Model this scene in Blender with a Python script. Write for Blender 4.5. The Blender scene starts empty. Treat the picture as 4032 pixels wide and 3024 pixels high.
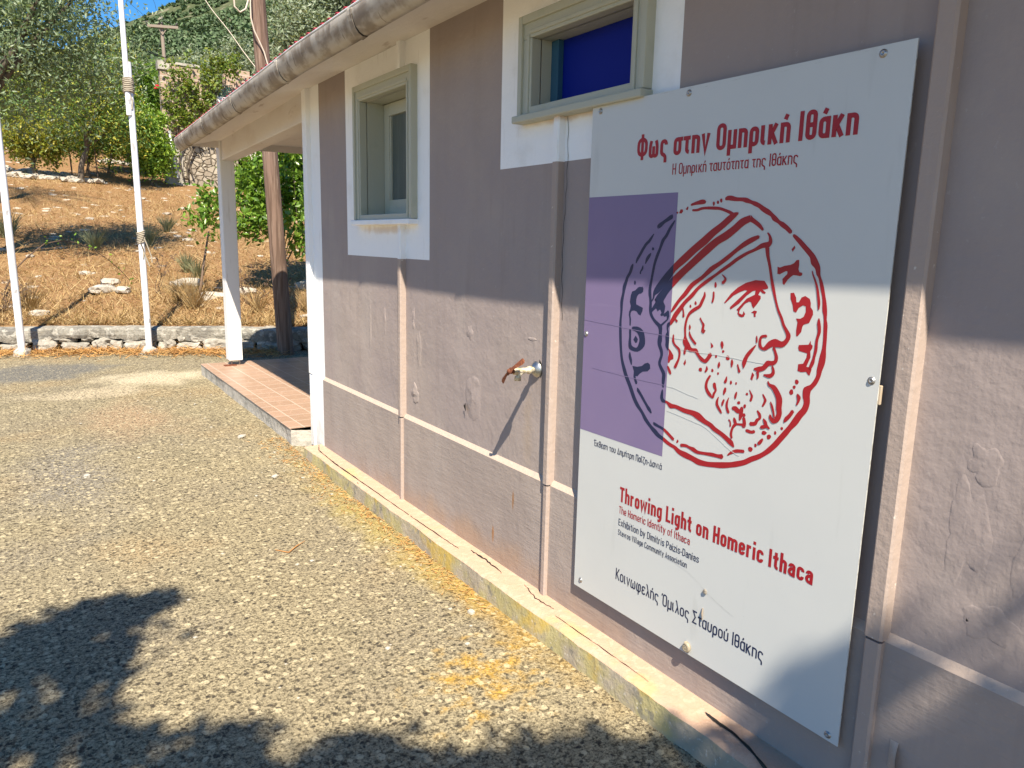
import bpy, bmesh, math, random
import numpy as np
from mathutils import Vector, Matrix, noise as mnoise
from mathutils.geometry import tessellate_polygon
SC = bpy.context.scene
COL = SC.collection
# ------------------------------------------------------------------ camera, sky, sun, exposure
FPX = 2945.23                                  # focal length in pixels of a 4032 wide picture
YAW, PITCH, ROLL = math.radians(33.7924), math.radians(-10.6255), math.radians(1.2836)
EYE = Vector((0, 0, 1.6))
_f = Vector((math.sin(YAW)*math.cos(PITCH), math.cos(YAW)*math.cos(PITCH), math.sin(PITCH)))
_r = Vector((math.cos(YAW), -math.sin(YAW), 0))
_u = _r.cross(_f)
CR = _r*math.cos(ROLL) + _u*math.sin(ROLL)
CU = -_r*math.sin(ROLL) + _u*math.cos(ROLL)
CF = _f
cd = bpy.data.cameras.new('camera'); cam = bpy.data.objects.new('camera', cd); COL.objects.link(cam)
cd.sensor_width = 36; cd.lens = 36*FPX/4032; cd.clip_start = .05; cd.clip_end = 4000
cam.matrix_world = Matrix(((CR.x, CU.x, -CF.x, EYE.x), (CR.y, CU.y, -CF.y, EYE.y), (CR.z, CU.z, -CF.z, EYE.z), (0, 0, 0, 1)))
SC.camera = cam
SUN = Vector((.16, .36, -.49)).normalized()     # direction the light travels
sl = bpy.data.lights.new('sun', 'SUN'); so = bpy.data.objects.new('sun', sl); COL.objects.link(so)
sl.energy = 5.0; sl.angle = math.radians(.5); sl.color = (1, .90, .74)
so.rotation_euler = SUN.to_track_quat('-Z', 'Y').to_euler(); so.location = (-3, -6, 12)
W = bpy.data.worlds.new('World'); SC.world = W; W.use_nodes = True
_n = W.node_tree.nodes; _bg = _n['Background']
_sky = _n.new('ShaderNodeTexSky'); _sky.sky_type = 'NISHITA'; _sky.sun_disc = False
_sky.sun_elevation = math.asin(-SUN.z); _sky.sun_rotation = math.atan2(-SUN.x, -SUN.y) % (2*math.pi)
_sky.air_density = .9; _sky.dust_density = .25; _sky.ozone_density = 2.2; _sky.altitude = 200
_hs = _n.new('ShaderNodeHueSaturation'); _hs.inputs['Saturation'].default_value = 1.4
W.node_tree.links.new(_sky.outputs[0], _hs.inputs['Color']); W.node_tree.links.new(_hs.outputs[0], _bg.inputs[0]); _bg.inputs[1].default_value = .085
SC.view_settings.view_transform = 'Standard'; SC.view_settings.look = 'None'
SC.view_settings.exposure = 1.15; SC.view_settings.gamma = 1
SC.render.engine = 'CYCLES'
SC.cycles.max_bounces = 6; SC.cycles.transparent_max_bounces = 8

def at(px, py, y):
    """point of the place seen at pixel (px, py) of the 4032 px photo, at depth y"""
    d = CR*(px-2016) + CU*(1512-py) + CF*FPX
    return EYE + d*(y/d.y)
def atz(px, py, z):
    d = CR*(px-2016) + CU*(1512-py) + CF*FPX
    return EYE + d*((z-EYE.z)/d.z)
# ------------------------------------------------------------------ helpers
rnd = random.Random(7)
def tag(o, label=None, cat=None, group=None, kind=None):
    if label: o['label'] = label
    if cat: o['category'] = cat
    if group: o['group'] = group
    if kind: o['kind'] = kind
    return o
def empty(name, loc, label=None, cat=None, group=None, kind=None):
    o = bpy.data.objects.new(name, None); COL.objects.link(o); o.location = loc
    o.empty_display_size = .1
    return tag(o, label, cat, group, kind)
def link(name, me, mats, parent=None):
    o = bpy.data.objects.new(name, me); COL.objects.link(o)
    for m in (mats if isinstance(mats, (list, tuple)) else [mats]): me.materials.append(m)
    if parent is not None:
        o.parent = parent; o.matrix_parent_inverse = Matrix.Translation(-Vector(parent.location))
    return o
class MB:
    """collects polygons in world coordinates and links them as one mesh object"""
    def __init__(s): s.v = []; s.f = []; s.m = []; s.sm = []
    def add(s, vs, fs, mi=0, smooth=False):
        b = len(s.v); s.v.extend([tuple(q) for q in vs])
        for f in fs: s.f.append([b+i for i in f]); s.m.append(mi); s.sm.append(smooth)
    def box(s, x0, x1, y0, y1, z0, z1, mi=0):
        s.add([(x0,y0,z0),(x1,y0,z0),(x1,y1,z0),(x0,y1,z0),(x0,y0,z1),(x1,y0,z1),(x1,y1,z1),(x0,y1,z1)],
              [(3,2,1,0),(4,5,6,7),(0,1,5,4),(1,2,6,5),(2,3,7,6),(3,0,4,7)], mi)
    def quad(s, a, b, c, d, mi=0): s.add([a, b, c, d], [(0,1,2,3)], mi)
    def tube(s, pts, rads, n=8, mi=0, caps=True, smooth=True):
        pts = [Vector(q) for q in pts]
        if not isinstance(rads, (list, tuple)): rads = [rads]*len(pts)
        vs = []; fs = []; ref = None
        for i, q in enumerate(pts):
            t = (pts[min(i+1, len(pts)-1)]-pts[max(i-1, 0)])
            if t.length < 1e-9: t = Vector((0,0,1))
            t.normalize()
            if ref is None:
                ref = Vector((1,0,0)) if abs(t.x) < .9 else Vector((0,1,0))
            a = (ref - t*ref.dot(t)).normalized(); b = t.cross(a); ref = a
            for k in range(n):
                an = 2*math.pi*k/n
                vs.append(q + (a*math.cos(an)+b*math.sin(an))*rads[i])
        for i in range(len(pts)-1):
            for k in range(n):
                k2 = (k+1) % n
                fs.append((i*n+k, i*n+k2, (i+1)*n+k2, (i+1)*n+k))
        s.add(vs, fs, mi, smooth)
        if caps:
            s.add(vs[:n], [tuple(range(n-1, -1, -1))], mi); s.add(vs[-n:], [tuple(range(n))], mi)
    def sweep(s, prof, path, mi=0, smooth=False, closed=False):
        """prof: list of lists of points, one list per station"""
        n = len(prof[0]); vs = [q for st in prof for q in st]; fs = []
        for i in range(len(prof)-1):
            for k in range(n if closed else n-1):
                k2 = (k+1) % n
                fs.append((i*n+k, i*n+k2, (i+1)*n+k2, (i+1)*n+k))
        s.add(vs, fs, mi, smooth)
    def build(s, name, mats, parent=None, bevel=0, recalc=False):
        me = bpy.data.meshes.new(name); me.from_pydata(s.v, [], s.f)
        me.polygons.foreach_set('material_index', s.m); me.polygons.foreach_set('use_smooth', s.sm)
        if recalc:
            bm = bmesh.new(); bm.from_mesh(me); bmesh.ops.remove_doubles(bm, verts=bm.verts, dist=1e-5)
            bmesh.ops.recalc_face_normals(bm, faces=bm.faces); bm.to_mesh(me); bm.free()
        me.update()
        o = link(name, me, mats, parent)
        if bevel:
            md = o.modifiers.new('bevel', 'BEVEL'); md.width = bevel; md.segments = 2; md.limit_method = 'ANGLE'
        return o
def npmesh(name, V, F, mats, parent=None, mi=None, smooth=False):
    """V (n,3), F (m,k) arrays"""
    me = bpy.data.meshes.new(name); n, k = F.shape
    me.vertices.add(len(V)); me.vertices.foreach_set('co', np.ascontiguousarray(V, dtype=np.float32).ravel())
    me.loops.add(n*k); me.loops.foreach_set('vertex_index', np.ascontiguousarray(F, dtype=np.int32).ravel())
    me.polygons.add(n); me.polygons.foreach_set('loop_start', np.arange(0, n*k, k, dtype=np.int32))
    me.polygons.foreach_set('loop_total', np.full(n, k, dtype=np.int32))
    if mi is not None: me.polygons.foreach_set('material_index', np.asarray(mi, dtype=np.int32))
    if smooth: me.polygons.foreach_set('use_smooth', np.ones(n, dtype=bool))
    me.update(calc_edges=True); me.validate()
    return link(name, me, mats, parent)
def catmull_(P, n=3):
    out = []
    for i in range(len(P)-1):
        p0, p1, p2, p3 = P[max(i-1, 0)], P[i], P[i+1], P[min(i+2, len(P)-1)]
        for k in range(n):
            t = k/n
            out.append(tuple(.5*(2*b+(c-a)*t+(2*a-5*b+4*c-d)*t*t+(3*b-a-3*c+d)*t**3) for a, b, c, d in zip(p0, p1, p2, p3)))
    out.append(tuple(P[-1])); return out
def hnoise(x, y, s, seed=0.0, oct=3):
    return mnoise.fractal(Vector((x*s+seed, y*s-seed, seed*.7)), 1.0, 2.0, oct)
def rock(mb, c, sx, sy, sz, seed, mi=0, rz=0.0, sub=2, rough=.25, flat=None):
    bm = bmesh.new(); bmesh.ops.create_icosphere(bm, subdivisions=sub, radius=1)
    ca, sa = math.cos(rz), math.sin(rz); vs = []
    for v in bm.verts:
        q = v.co.copy()
        m = max(abs(q.x), abs(q.y), abs(q.z)); q = q.lerp(q/m*.9, .55)       # boxier than a ball
        q *= 1 + rough*mnoise.fractal(q*1.3+Vector((seed, seed*.37, -seed)), 1.0, 2.0, 3)
        x, y = q.x*sx, q.y*sy
        vs.append((c[0]+x*ca-y*sa, c[1]+x*sa+y*ca, c[2]+q.z*sz))
    mb.add(vs, [[v.index for v in f.verts] for f in bm.faces], mi); bm.free()
# ------------------------------------------------------------------ materials
def newmat(name):
    m = bpy.data.materials.new(name); m.use_nodes = True; nt = m.node_tree
    return m, nt, nt.nodes['Principled BSDF']
def c4(c): return (c[0], c[1], c[2], 1)
def MAT(name, col, rough=.85, layers=(), bump=(), metal=0.0, spec=.3, obj=False):
    """layers are mixed one over the other: dict(t=noise|vor|vedge|wave|spot, s=scale or vector, c=colour, lo, hi, f, d, ...)
    masks are in world metres, bump: list of (type, scale, strength, distance)"""
    m, nt, bs = newmat(name); N = nt.nodes; L = nt.links
    geo = N.new('ShaderNodeNewGeometry'); pos = geo.outputs['Position']
    if obj:
        tc = N.new('ShaderNodeTexCoord'); pos = tc.outputs['Object']
    def vmath(op, a, b):
        n = N.new('ShaderNodeVectorMath'); n.operation = op
        for i, q in enumerate((a, b)):
            if isinstance(q, (tuple, list, Vector)): n.inputs[i].default_value = q
            else: L.new(q, n.inputs[i])
        return n.outputs['Value'] if op == 'LENGTH' else n.outputs['Vector']
    def tex(t, s, d=4, k={}):
        p = pos
        if isinstance(s, (tuple, list)): p = vmath('MULTIPLY', pos, s); s = 1
        if k.get('warp'):
            nz = N.new('ShaderNodeTexNoise'); nz.inputs['Scale'].default_value = k.get('ws', 3)*1.0; nz.inputs['Detail'].default_value = 4
            L.new(pos, nz.inputs['Vector'])
            o = vmath('SUBTRACT', nz.outputs['Color'], (.5,.5,.5)); o = vmath('MULTIPLY', o, (k['warp'],)*3); p = vmath('ADD', p, o)
        if t == 'noise':
            n = N.new('ShaderNodeTexNoise'); n.inputs['Scale'].default_value = s; n.inputs['Detail'].default_value = d
            n.inputs['Roughness'].default_value = k.get('r', .55); L.new(p, n.inputs['Vector']); return n.outputs['Fac']
        if t in ('vor', 'vedge', 'vcol'):
            n = N.new('ShaderNodeTexVoronoi'); n.inputs['Scale'].default_value = s; L.new(p, n.inputs['Vector'])
            if t == 'vedge': n.feature = 'DISTANCE_TO_EDGE'
            if t == 'vcol':
                sp = N.new('ShaderNodeSeparateColor'); L.new(n.outputs['Color'], sp.inputs[0]); return sp.outputs[0]
            return n.outputs['Distance']
        if t == 'wave':
            n = N.new('ShaderNodeTexWave'); n.inputs['Scale'].default_value = s; n.inputs['Distortion'].default_value = k.get('dist', 4)
            n.inputs['Detail'].default_value = 3; n.bands_direction = k.get('dir', 'Z'); L.new(p, n.inputs['Vector']); return n.outputs['Fac']
        if t == 'spot':
            o = vmath('SUBTRACT', pos, k['p']); o = vmath('DIVIDE', o, k['r3']); ln = vmath('LENGTH', o, (0,0,0))
            nz = N.new('ShaderNodeTexNoise'); nz.inputs['Scale'].default_value = k.get('ns', 6); nz.inputs['Detail'].default_value = 5
            L.new(pos, nz.inputs['Vector'])
            a = N.new('ShaderNodeMath'); a.operation = 'MULTIPLY_ADD'; L.new(nz.outputs['Fac'], a.inputs[0]); a.inputs[1].default_value = -k.get('na', 1.2)
            b = N.new('ShaderNodeMath'); b.operation = 'SUBTRACT'; b.inputs[0].default_value = 1 + .5*k.get('na', 1.2); L.new(ln, b.inputs[1])
            L.new(b.outputs[0], a.inputs[2]); return a.outputs[0]
    def ramp(v, lo, hi, f=1.0):
        n = N.new('ShaderNodeMapRange'); n.interpolation_type = 'SMOOTHSTEP' if lo < hi else 'LINEAR'
        L.new(v, n.inputs['Value']); n.inputs['From Min'].default_value = lo; n.inputs['From Max'].default_value = hi
        n.inputs['To Max'].default_value = f; n.clamp = True
        return n.outputs['Result']
    rgb = N.new('ShaderNodeRGB'); rgb.outputs[0].default_value = c4(col); cur = rgb.outputs[0]
    for k in layers:
        v = ramp(tex(k['t'], k.get('s', 1), k.get('d', 4), k), k.get('lo', .45), k.get('hi', .6), k.get('f', 1))
        if 'and' in k:
            q = k['and']; v2 = ramp(tex(q['t'], q.get('s', 1), q.get('d', 4), q), q.get('lo', .45), q.get('hi', .6))
            mm = N.new('ShaderNodeMath'); mm.operation = 'MULTIPLY'; L.new(v, mm.inputs[0]); L.new(v2, mm.inputs[1]); v = mm.outputs[0]
        mx = N.new('ShaderNodeMix'); mx.data_type = 'RGBA'; mx.blend_type = k.get('mode', 'MIX')
        L.new(v, mx.inputs['Factor']); L.new(cur, mx.inputs['A']); mx.inputs['B'].default_value = c4(k['c']); cur = mx.outputs['Result']
    L.new(cur, bs.inputs['Base Color'])
    bs.inputs['Roughness'].default_value = rough; bs.inputs['Metallic'].default_value = metal
    bs.inputs['Specular IOR Level'].default_value = spec
    nrm = None
    for b in bump:
        bn = N.new('ShaderNodeBump'); bn.inputs['Strength'].default_value = b[2]; bn.inputs['Distance'].default_value = b[3]
        k = b[4] if len(b) > 4 else {}
        v = tex(b[0], b[1], k.get('d', 5), k)
        if 'lo' in k: v = ramp(v, k['lo'], k['hi'])
        L.new(v, bn.inputs['Height'])
        if nrm is not None: L.new(nrm, bn.inputs['Normal'])
        nrm = bn.outputs['Normal']
    if nrm is not None: L.new(nrm, bs.inputs['Normal'])
    return m
def LEAF(name, cols, rough=.5, trans=.3, spec=.4):
    """leaf material: every leaf (mesh island) takes its own tone"""
    m, nt, bs = newmat(name); N = nt.nodes; L = nt.links
    g = N.new('ShaderNodeNewGeometry'); r = N.new('ShaderNodeValToRGB'); L.new(g.outputs['Random Per Island'], r.inputs[0])
    e = r.color_ramp.elements
    while len(e) < len(cols): e.new(.5)
    for i, c in enumerate(cols): e[i].position = i/(len(cols)-1); e[i].color = c4(c)
    L.new(r.outputs[0], bs.inputs['Base Color']); bs.inputs['Roughness'].default_value = rough; bs.inputs['Specular IOR Level'].default_value = spec
    if trans:
        tr = N.new('ShaderNodeBsdfTranslucent'); mx = N.new('ShaderNodeMixShader'); mx.inputs[0].default_value = trans
        h = N.new('ShaderNodeMix'); h.data_type = 'RGBA'; h.blend_type = 'MULTIPLY'; h.inputs['Factor'].default_value = 1; L.new(r.outputs[0], h.inputs['A']); h.inputs['B'].default_value = (1.3, 1.25, .6, 1)
        L.new(h.outputs['Result'], tr.inputs['Color'])
        L.new(bs.outputs[0], mx.inputs[1]); L.new(tr.outputs[0], mx.inputs[2]); L.new(mx.outputs[0], N['Material Output'].inputs['Surface'])
    return m
# paints of the building
WHITE = (.86, .86, .86); MAUVE = (.322, .266, .25)
stain = [dict(t='noise', s=(7, 7, .35), lo=.52, hi=.7, c=(.29, .238, .215), f=.4), dict(t='noise', s=1.3, d=6, lo=.45, hi=.66, c=(.40, .33, .285), f=.5),
         dict(t='noise', s=(2.2, 2.2, .5), lo=.5, hi=.72, c=(.375, .32, .29), f=.55),
         dict(t='noise', s=(14, 14, 1.6), lo=.56, hi=.72, c=(.26, .21, .195), f=.3),
         dict(t='noise', s=55, lo=.66, hi=.72, c=(.43, .39, .36), f=.3)]
rust = [dict(t='spot', p=(1.82, 2.695, .45), r3=(.5, .011, .06), ns=40, na=.6, lo=0, hi=.6, c=(.30, .15, .06), f=.8),
        dict(t='spot', p=(1.82, 2.86, .23), r3=(.5, .012, .05), ns=40, na=.6, lo=0, hi=.6, c=(.33, .15, .05), f=.8),
        dict(t='spot', p=(1.82, 2.62, .80), r3=(.5, .06, .25), ns=14, na=1, lo=0, hi=1, c=(.34, .26, .19), f=.5),
        dict(t='spot', p=(1.82, 3.0, .14), r3=(.5, 1.6, .13), ns=5, na=1.4, lo=0, hi=1, c=(.38, .25, .16), f=.6)]
wbump = [('noise', 9, .16, .02), ('noise', 60, .25, .005), ('noise', (40, 40, 3), .12, .008), ('noise', 2.3, .3, .05)]
m_mauve = MAT('mauve_plaster', MAUVE, .8, stain+rust, wbump, spec=.25)
m_dado = MAT('mauve_dado_plaster', (.318, .264, .238), .8, stain+rust+[
    dict(t='noise', s=(5, 5, 60), lo=.6, hi=.75, c=(.23, .195, .18), f=.2)],
    [('noise', (9, 9, 70), .11, .006, {'lo': .35, 'hi': .7}), ('noise', 70, .3, .004), ('noise', 3, .3, .04)], spec=.25)
m_white = MAT('white_wall_paint', WHITE, .75, [dict(t='noise', s=5, lo=.55, hi=.75, c=(.76, .75, .73), f=.6), dict(t='spot', p=(1.84, 4.10, 1.665), r3=(.5, .44, .035), ns=14, na=1.2, lo=0, hi=.8, c=(.62, .50, .39), f=.7), dict(t='spot', p=(1.84, 2.42, 2.09), r3=(.5, .38, .03), ns=14, na=1.2, lo=0, hi=.8, c=(.62, .48, .38), f=.7), dict(t='spot', p=(1.84, 5.35, .1), r3=(.5, .4, .35), ns=12, na=1.6, lo=.1, hi=1, c=(.6, .56, .5), f=.6),
    dict(t='noise', s=(30, 30, 4), lo=.62, hi=.74, c=(.58, .56, .53), f=.35)], [('noise', 10, .2, .02), ('noise', 60, .3, .005)], spec=.3)
m_batten = MAT('mauve_batten_paint', (.37, .295, .255), .7, [dict(t='noise', s=(20, 20, 2), lo=.55, hi=.7, c=(.40, .34, .31), f=.5),
    dict(t='noise', s=45, lo=.68, hi=.73, c=(.62, .56, .5), f=.7)], [('noise', 40, .45, .006), ('noise', (60, 60, 6), .2, .004)], spec=.3)
m_sage = MAT('sage_paint', (.42, .42, .34), .5, [dict(t='noise', s=8, lo=.55, hi=.75, c=(.34, .36, .27), f=.5),
    dict(t='noise', s=60, lo=.7, hi=.75, c=(.5, .5, .42), f=.6)], [('noise', 50, .2, .003)], spec=.4)
m_soffit = MAT('cream_soffit_paint', (.67, .63, .60), .85, [dict(t='noise', s=(3, 1.2, 3), lo=.5, hi=.7, c=(.6, .53, .47), f=.5),
    dict(t='noise', s=(9, 3, 9), lo=.64, hi=.72, c=(.36, .28, .24), f=.6)], [('noise', 7, .4, .03), ('noise', 40, .2, .006)])
m_gutter = MAT('weathered_grey_gutter', (.42, .375, .315), .6, [dict(t='noise', s=(9, 4, 9), lo=.42, hi=.6, c=(.19, .15, .11), f=.85),
    dict(t='noise', s=(5, 9, 5), lo=.50, hi=.68, c=(.46, .43, .38), f=.75), dict(t='noise', s=(5, 14, 5), d=6, lo=.60, hi=.66, c=(.09, .066, .045), f=.65)],
    [('noise', 25, .3, .006)], metal=.15, spec=.4)
m_roof = MAT('red_roof_sheet', (.30, .03, .04), .55, [dict(t='noise', s=8, lo=.5, hi=.7, c=(.3, .03, .03), f=.5)])
m_plinth = MAT('peach_plinth_paint', (.46, .31, .22), .85, [dict(t='noise', s=6, lo=.45, hi=.7, c=(.42, .30, .21), f=.6),
    dict(t='noise', s=26, d=6, lo=.52, hi=.6, c=(.51, .365, .265), f=.7), dict(t='vedge', s=16, lo=.05, hi=.01, c=(.42, .28, .18), f=.4, warp=.1),
    dict(t='noise', s=50, lo=.66, hi=.72, c=(.34, .25, .18), f=.6), dict(t='noise', s=3.2, lo=.58, hi=.68, c=(.52, .36, .15), f=.5)],
    [('noise', 20, .4, .012), ('noise', 90, .4, .004)], spec=.2)
m_plinth_face = MAT('lichened_plinth_face', (.36, .31, .235), .9, [dict(t='noise', s=5, lo=.42, hi=.56, c=(.40, .35, .15), f=.75),
    dict(t='noise', s=4, lo=.55, hi=.66, c=(.48, .34, .08), f=.8), dict(t='noise', s=14, lo=.58, hi=.66, c=(.2, .19, .16), f=.7),
    dict(t='noise', s=60, lo=.62, hi=.7, c=(.6, .57, .5), f=.5)], [('noise', 25, .5, .012), ('noise', 90, .5, .004)], spec=.15)
m_dark = MAT('dark_crack', (.02, .018, .016), .95)
m_glass = MAT('frosted_window_glass', (.075, .095, .09), .28, [dict(t='noise', s=(30, 30, 4), lo=.45, hi=.7, c=(.13, .15, .14), f=.6)], [('noise', 90, .3, .003)], spec=.6)
m_blue = MAT('deep_blue_glass', (.003, .013, .22), .5, spec=.12)
m_concrete = MAT('porch_concrete', (.42, .39, .34), .9, [dict(t='noise', s=9, lo=.45, hi=.65, c=(.24, .23, .2), f=.8), dict(t='noise', s=30, lo=.6, hi=.7, c=(.55, .52, .47), f=.6)],
    [('noise', 18, .6, .02), ('noise', 70, .4, .006)])
def tile_mat():
    m, nt, bs = newmat('terracotta_floor_tiles'); N = nt.nodes; L = nt.links
    g = N.new('ShaderNodeNewGeometry')
    b = N.new('ShaderNodeTexBrick'); b.offset = 0; L.new(g.outputs['Position'], b.inputs['Vector'])
    b.inputs['Scale'].default_value = 1; b.inputs['Brick Width'].default_value = .2; b.inputs['Row Height'].default_value = .2
    b.inputs['Mortar Size'].default_value = .005; b.inputs['Mortar Smooth'].default_value = .2
    b.inputs['Color1'].default_value = (.33, .215, .145, 1); b.inputs['Color2'].default_value = (.38, .25, .175, 1); b.inputs['Mortar'].default_value = (.50, .41, .33, 1)
    v = N.new('ShaderNodeTexVoronoi'); v.feature = 'DISTANCE_TO_EDGE'; v.inputs['Scale'].default_value = 9; L.new(g.outputs['Position'], v.inputs['Vector'])
    r = N.new('ShaderNodeMapRange'); L.new(v.outputs['Distance'], r.inputs[0]); r.inputs[1].default_value = .05; r.inputs[2].default_value = .0; r.inputs[4].default_value = .55
    mx = N.new('ShaderNodeMix'); mx.data_type = 'RGBA'; L.new(r.outputs[0], mx.inputs['Factor']); L.new(b.outputs[0], mx.inputs['A']); mx.inputs['B'].default_value = (.47, .32, .23, 1)
    L.new(mx.outputs['Result'], bs.inputs['Base Color']); bs.inputs['Roughness'].default_value = .42; bs.inputs['Specular IOR Level'].default_value = .35
    bp = N.new('ShaderNodeBump'); bp.inputs['Strength'].default_value = .4; bp.inputs['Distance'].default_value = .003; L.new(b.outputs['Fac'], bp.inputs['Height']); bp.invert = True
    L.new(bp.outputs[0], bs.inputs['Normal'])
    return m
m_tile = tile_mat()
m_post = MAT('white_painted_timber', (.76, .75, .73), .6, [dict(t='noise', s=(25, 25, 3), lo=.6, hi=.72, c=(.6, .57, .52), f=.6), dict(t='noise', s=40, lo=.7, hi=.76, c=(.35, .3, .26), f=.7)], [('noise', (40, 40, 4), .3, .004)])
m_steel = MAT('grey_steel', (.4, .4, .4), .4, [dict(t='noise', s=40, lo=.5, hi=.65, c=(.3, .27, .24), f=.6)], metal=.8)
m_rust = MAT('rusty_iron', (.15, .05, .026), .75, [dict(t='noise', s=90, lo=.5, hi=.62, c=(.24, .085, .04), f=.8)], [('noise', 160, .5, .002)], metal=.2)

# ------------------------------------------------------------------ the building
B = empty('village_building', (1.84, 2, 0), 'single storey mauve and white building with red roof, deep eaves and corner porch', 'building')
XW = 1.84; ZT = 2.66; YN, YF = -3.0, 5.44
def grid_wall(ycuts, zcuts, colour, hole, x=XW):
    mb = MB()
    for a, b in zip(ycuts, ycuts[1:]):
        for c, d in zip(zcuts, zcuts[1:]):
            ym, zm = (a+b)/2, (c+d)/2
            if hole(ym, zm): continue
            mb.quad((x, b, c), (x, a, c), (x, a, d), (x, b, d), colour(ym, zm))
    return mb
W1 = (3.775, 4.41, 1.75, 2.41); W2 = (2.03, 2.62, 2.147, 2.41)       # window openings: y0 y1 z0 z1
def is_hole(y, z): return any(w[0] < y < w[1] and w[2] < z < w[3] for w in (W1, W2))
def is_white(y, z): return (3.554 < y < 4.70 and z > 1.505) or (1.82 < y < 2.88 and z > 1.92) or y > 5.185
mb = grid_wall([YN, 1.82, 2.03, 2.62, 2.88, 3.554, 3.775, 4.41, 4.70, 5.185, YF], [.622, 1.505, 1.75, 1.92, 2.147, 2.41, ZT],
               lambda y, z: 1 if is_white(y, z) else 0, is_hole)
mb.quad((XW, YF, .08), (6.2, YF, .08), (6.2, YF, 2.6), (XW, YF, 2.6), 0)      # end wall under the porch roof
mb.quad((XW, YN, .08), (XW, YN, 2.6), (6.2, YN, 2.6), (6.2, YN, .08), 0)
mb.quad((6.2, YF, .08), (6.2, YN, .08), (6.2, YN, 2.6), (6.2, YF, 2.6), 0)
mb.build('wall', [m_mauve, m_white], B)
# lower panel: a centimetre and a half proud with a sloping top edge
XD = 1.823; mb = MB()
for a, b, mi in ((YN, 5.185, 0), (5.185, YF-.002, 1)):
    mb.quad((XD, b, .06), (XD, a, .06), (XD, a, .600), (XD, b, .600), mi)
    mb.quad((XD, b, .600), (XD, a, .600), (XW, a, .622), (XW, b, .622), 2 if mi == 0 else 1)
mb.quad((XD, YF-.002, .06), (XD, YF-.002, .600), (XW, YF-.002, .600), (XW, YF-.002, .06), 1)
m_ledge = MAT('sunlit_ledge_tint', (.47, .37, .30), .75, [dict(t='noise', s=30, lo=.55, hi=.7, c=(.36, .30, .27), f=.6), dict(t='noise', s=90, lo=.68, hi=.74, c=(.66, .6, .54), f=.7)], [('noise', 60, .5, .004)])  # paler than the dado: sun on the sloping edge put into the colour
mb.build('dado_panel', [m_dado, m_white, m_ledge], B)
# battens over the panel joints
def batten(yc, zparts, w=.037, xf=1.804):
    mb = MB()
    for z0, z1, mi in zparts:
        lo = z1 <= .60
        h = w/2 - (.002 if lo else 0); f = xf + (.003 if lo else 0); ch = .006
        x1 = XW+.01
        pr = [(x1, yc+h), (f+ch, yc+h), (f, yc+h-ch), (f, yc-h+ch), (f+ch, yc-h), (x1, yc-h)]
        for (xa, ya), (xb, yb) in zip(pr, pr[1:]):
            mb.quad((xa, ya, z0), (xb, yb, z0), (xb, yb, z1), (xa, ya, z1), mi)
        for z, fl in ((z0, 1), (z1, 0)):
            mb.add([(q[0], q[1], z) for q in pr], [tuple(range(6)) if not fl else tuple(range(5, -1, -1))], mi)
    return mb.build('batten', [m_batten, m_white], B)
batten(3.857, [(.1, .597, 0), (.605, 1.503, 0), (1.503, 1.69, 1)])
batten(3.857, [(2.50, 2.66, 1)])
batten(2.433, [(.1, .597, 0), (.605, 1.918, 0), (1.918, 2.103, 1)])
batten(2.433, [(2.50, 2.66, 1)])
batten(.969, [(.06, .597, 0), (.605, 2.66, 0)], w=.05, xf=1.800)
batten(-.5, [(.06, .597, 0), (.605, 2.66, 0)])
batten(-1.97, [(.06, .597, 0), (.605, 2.66, 0)])
mb = MB(); mb.box(1.806, 1.90, 5.365, 5.447, .61, 2.66); mb.box(1.809, 1.90, 5.368, 5.444, .06, .607); mb.build('corner_batten', m_white, B, bevel=.006)
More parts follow.
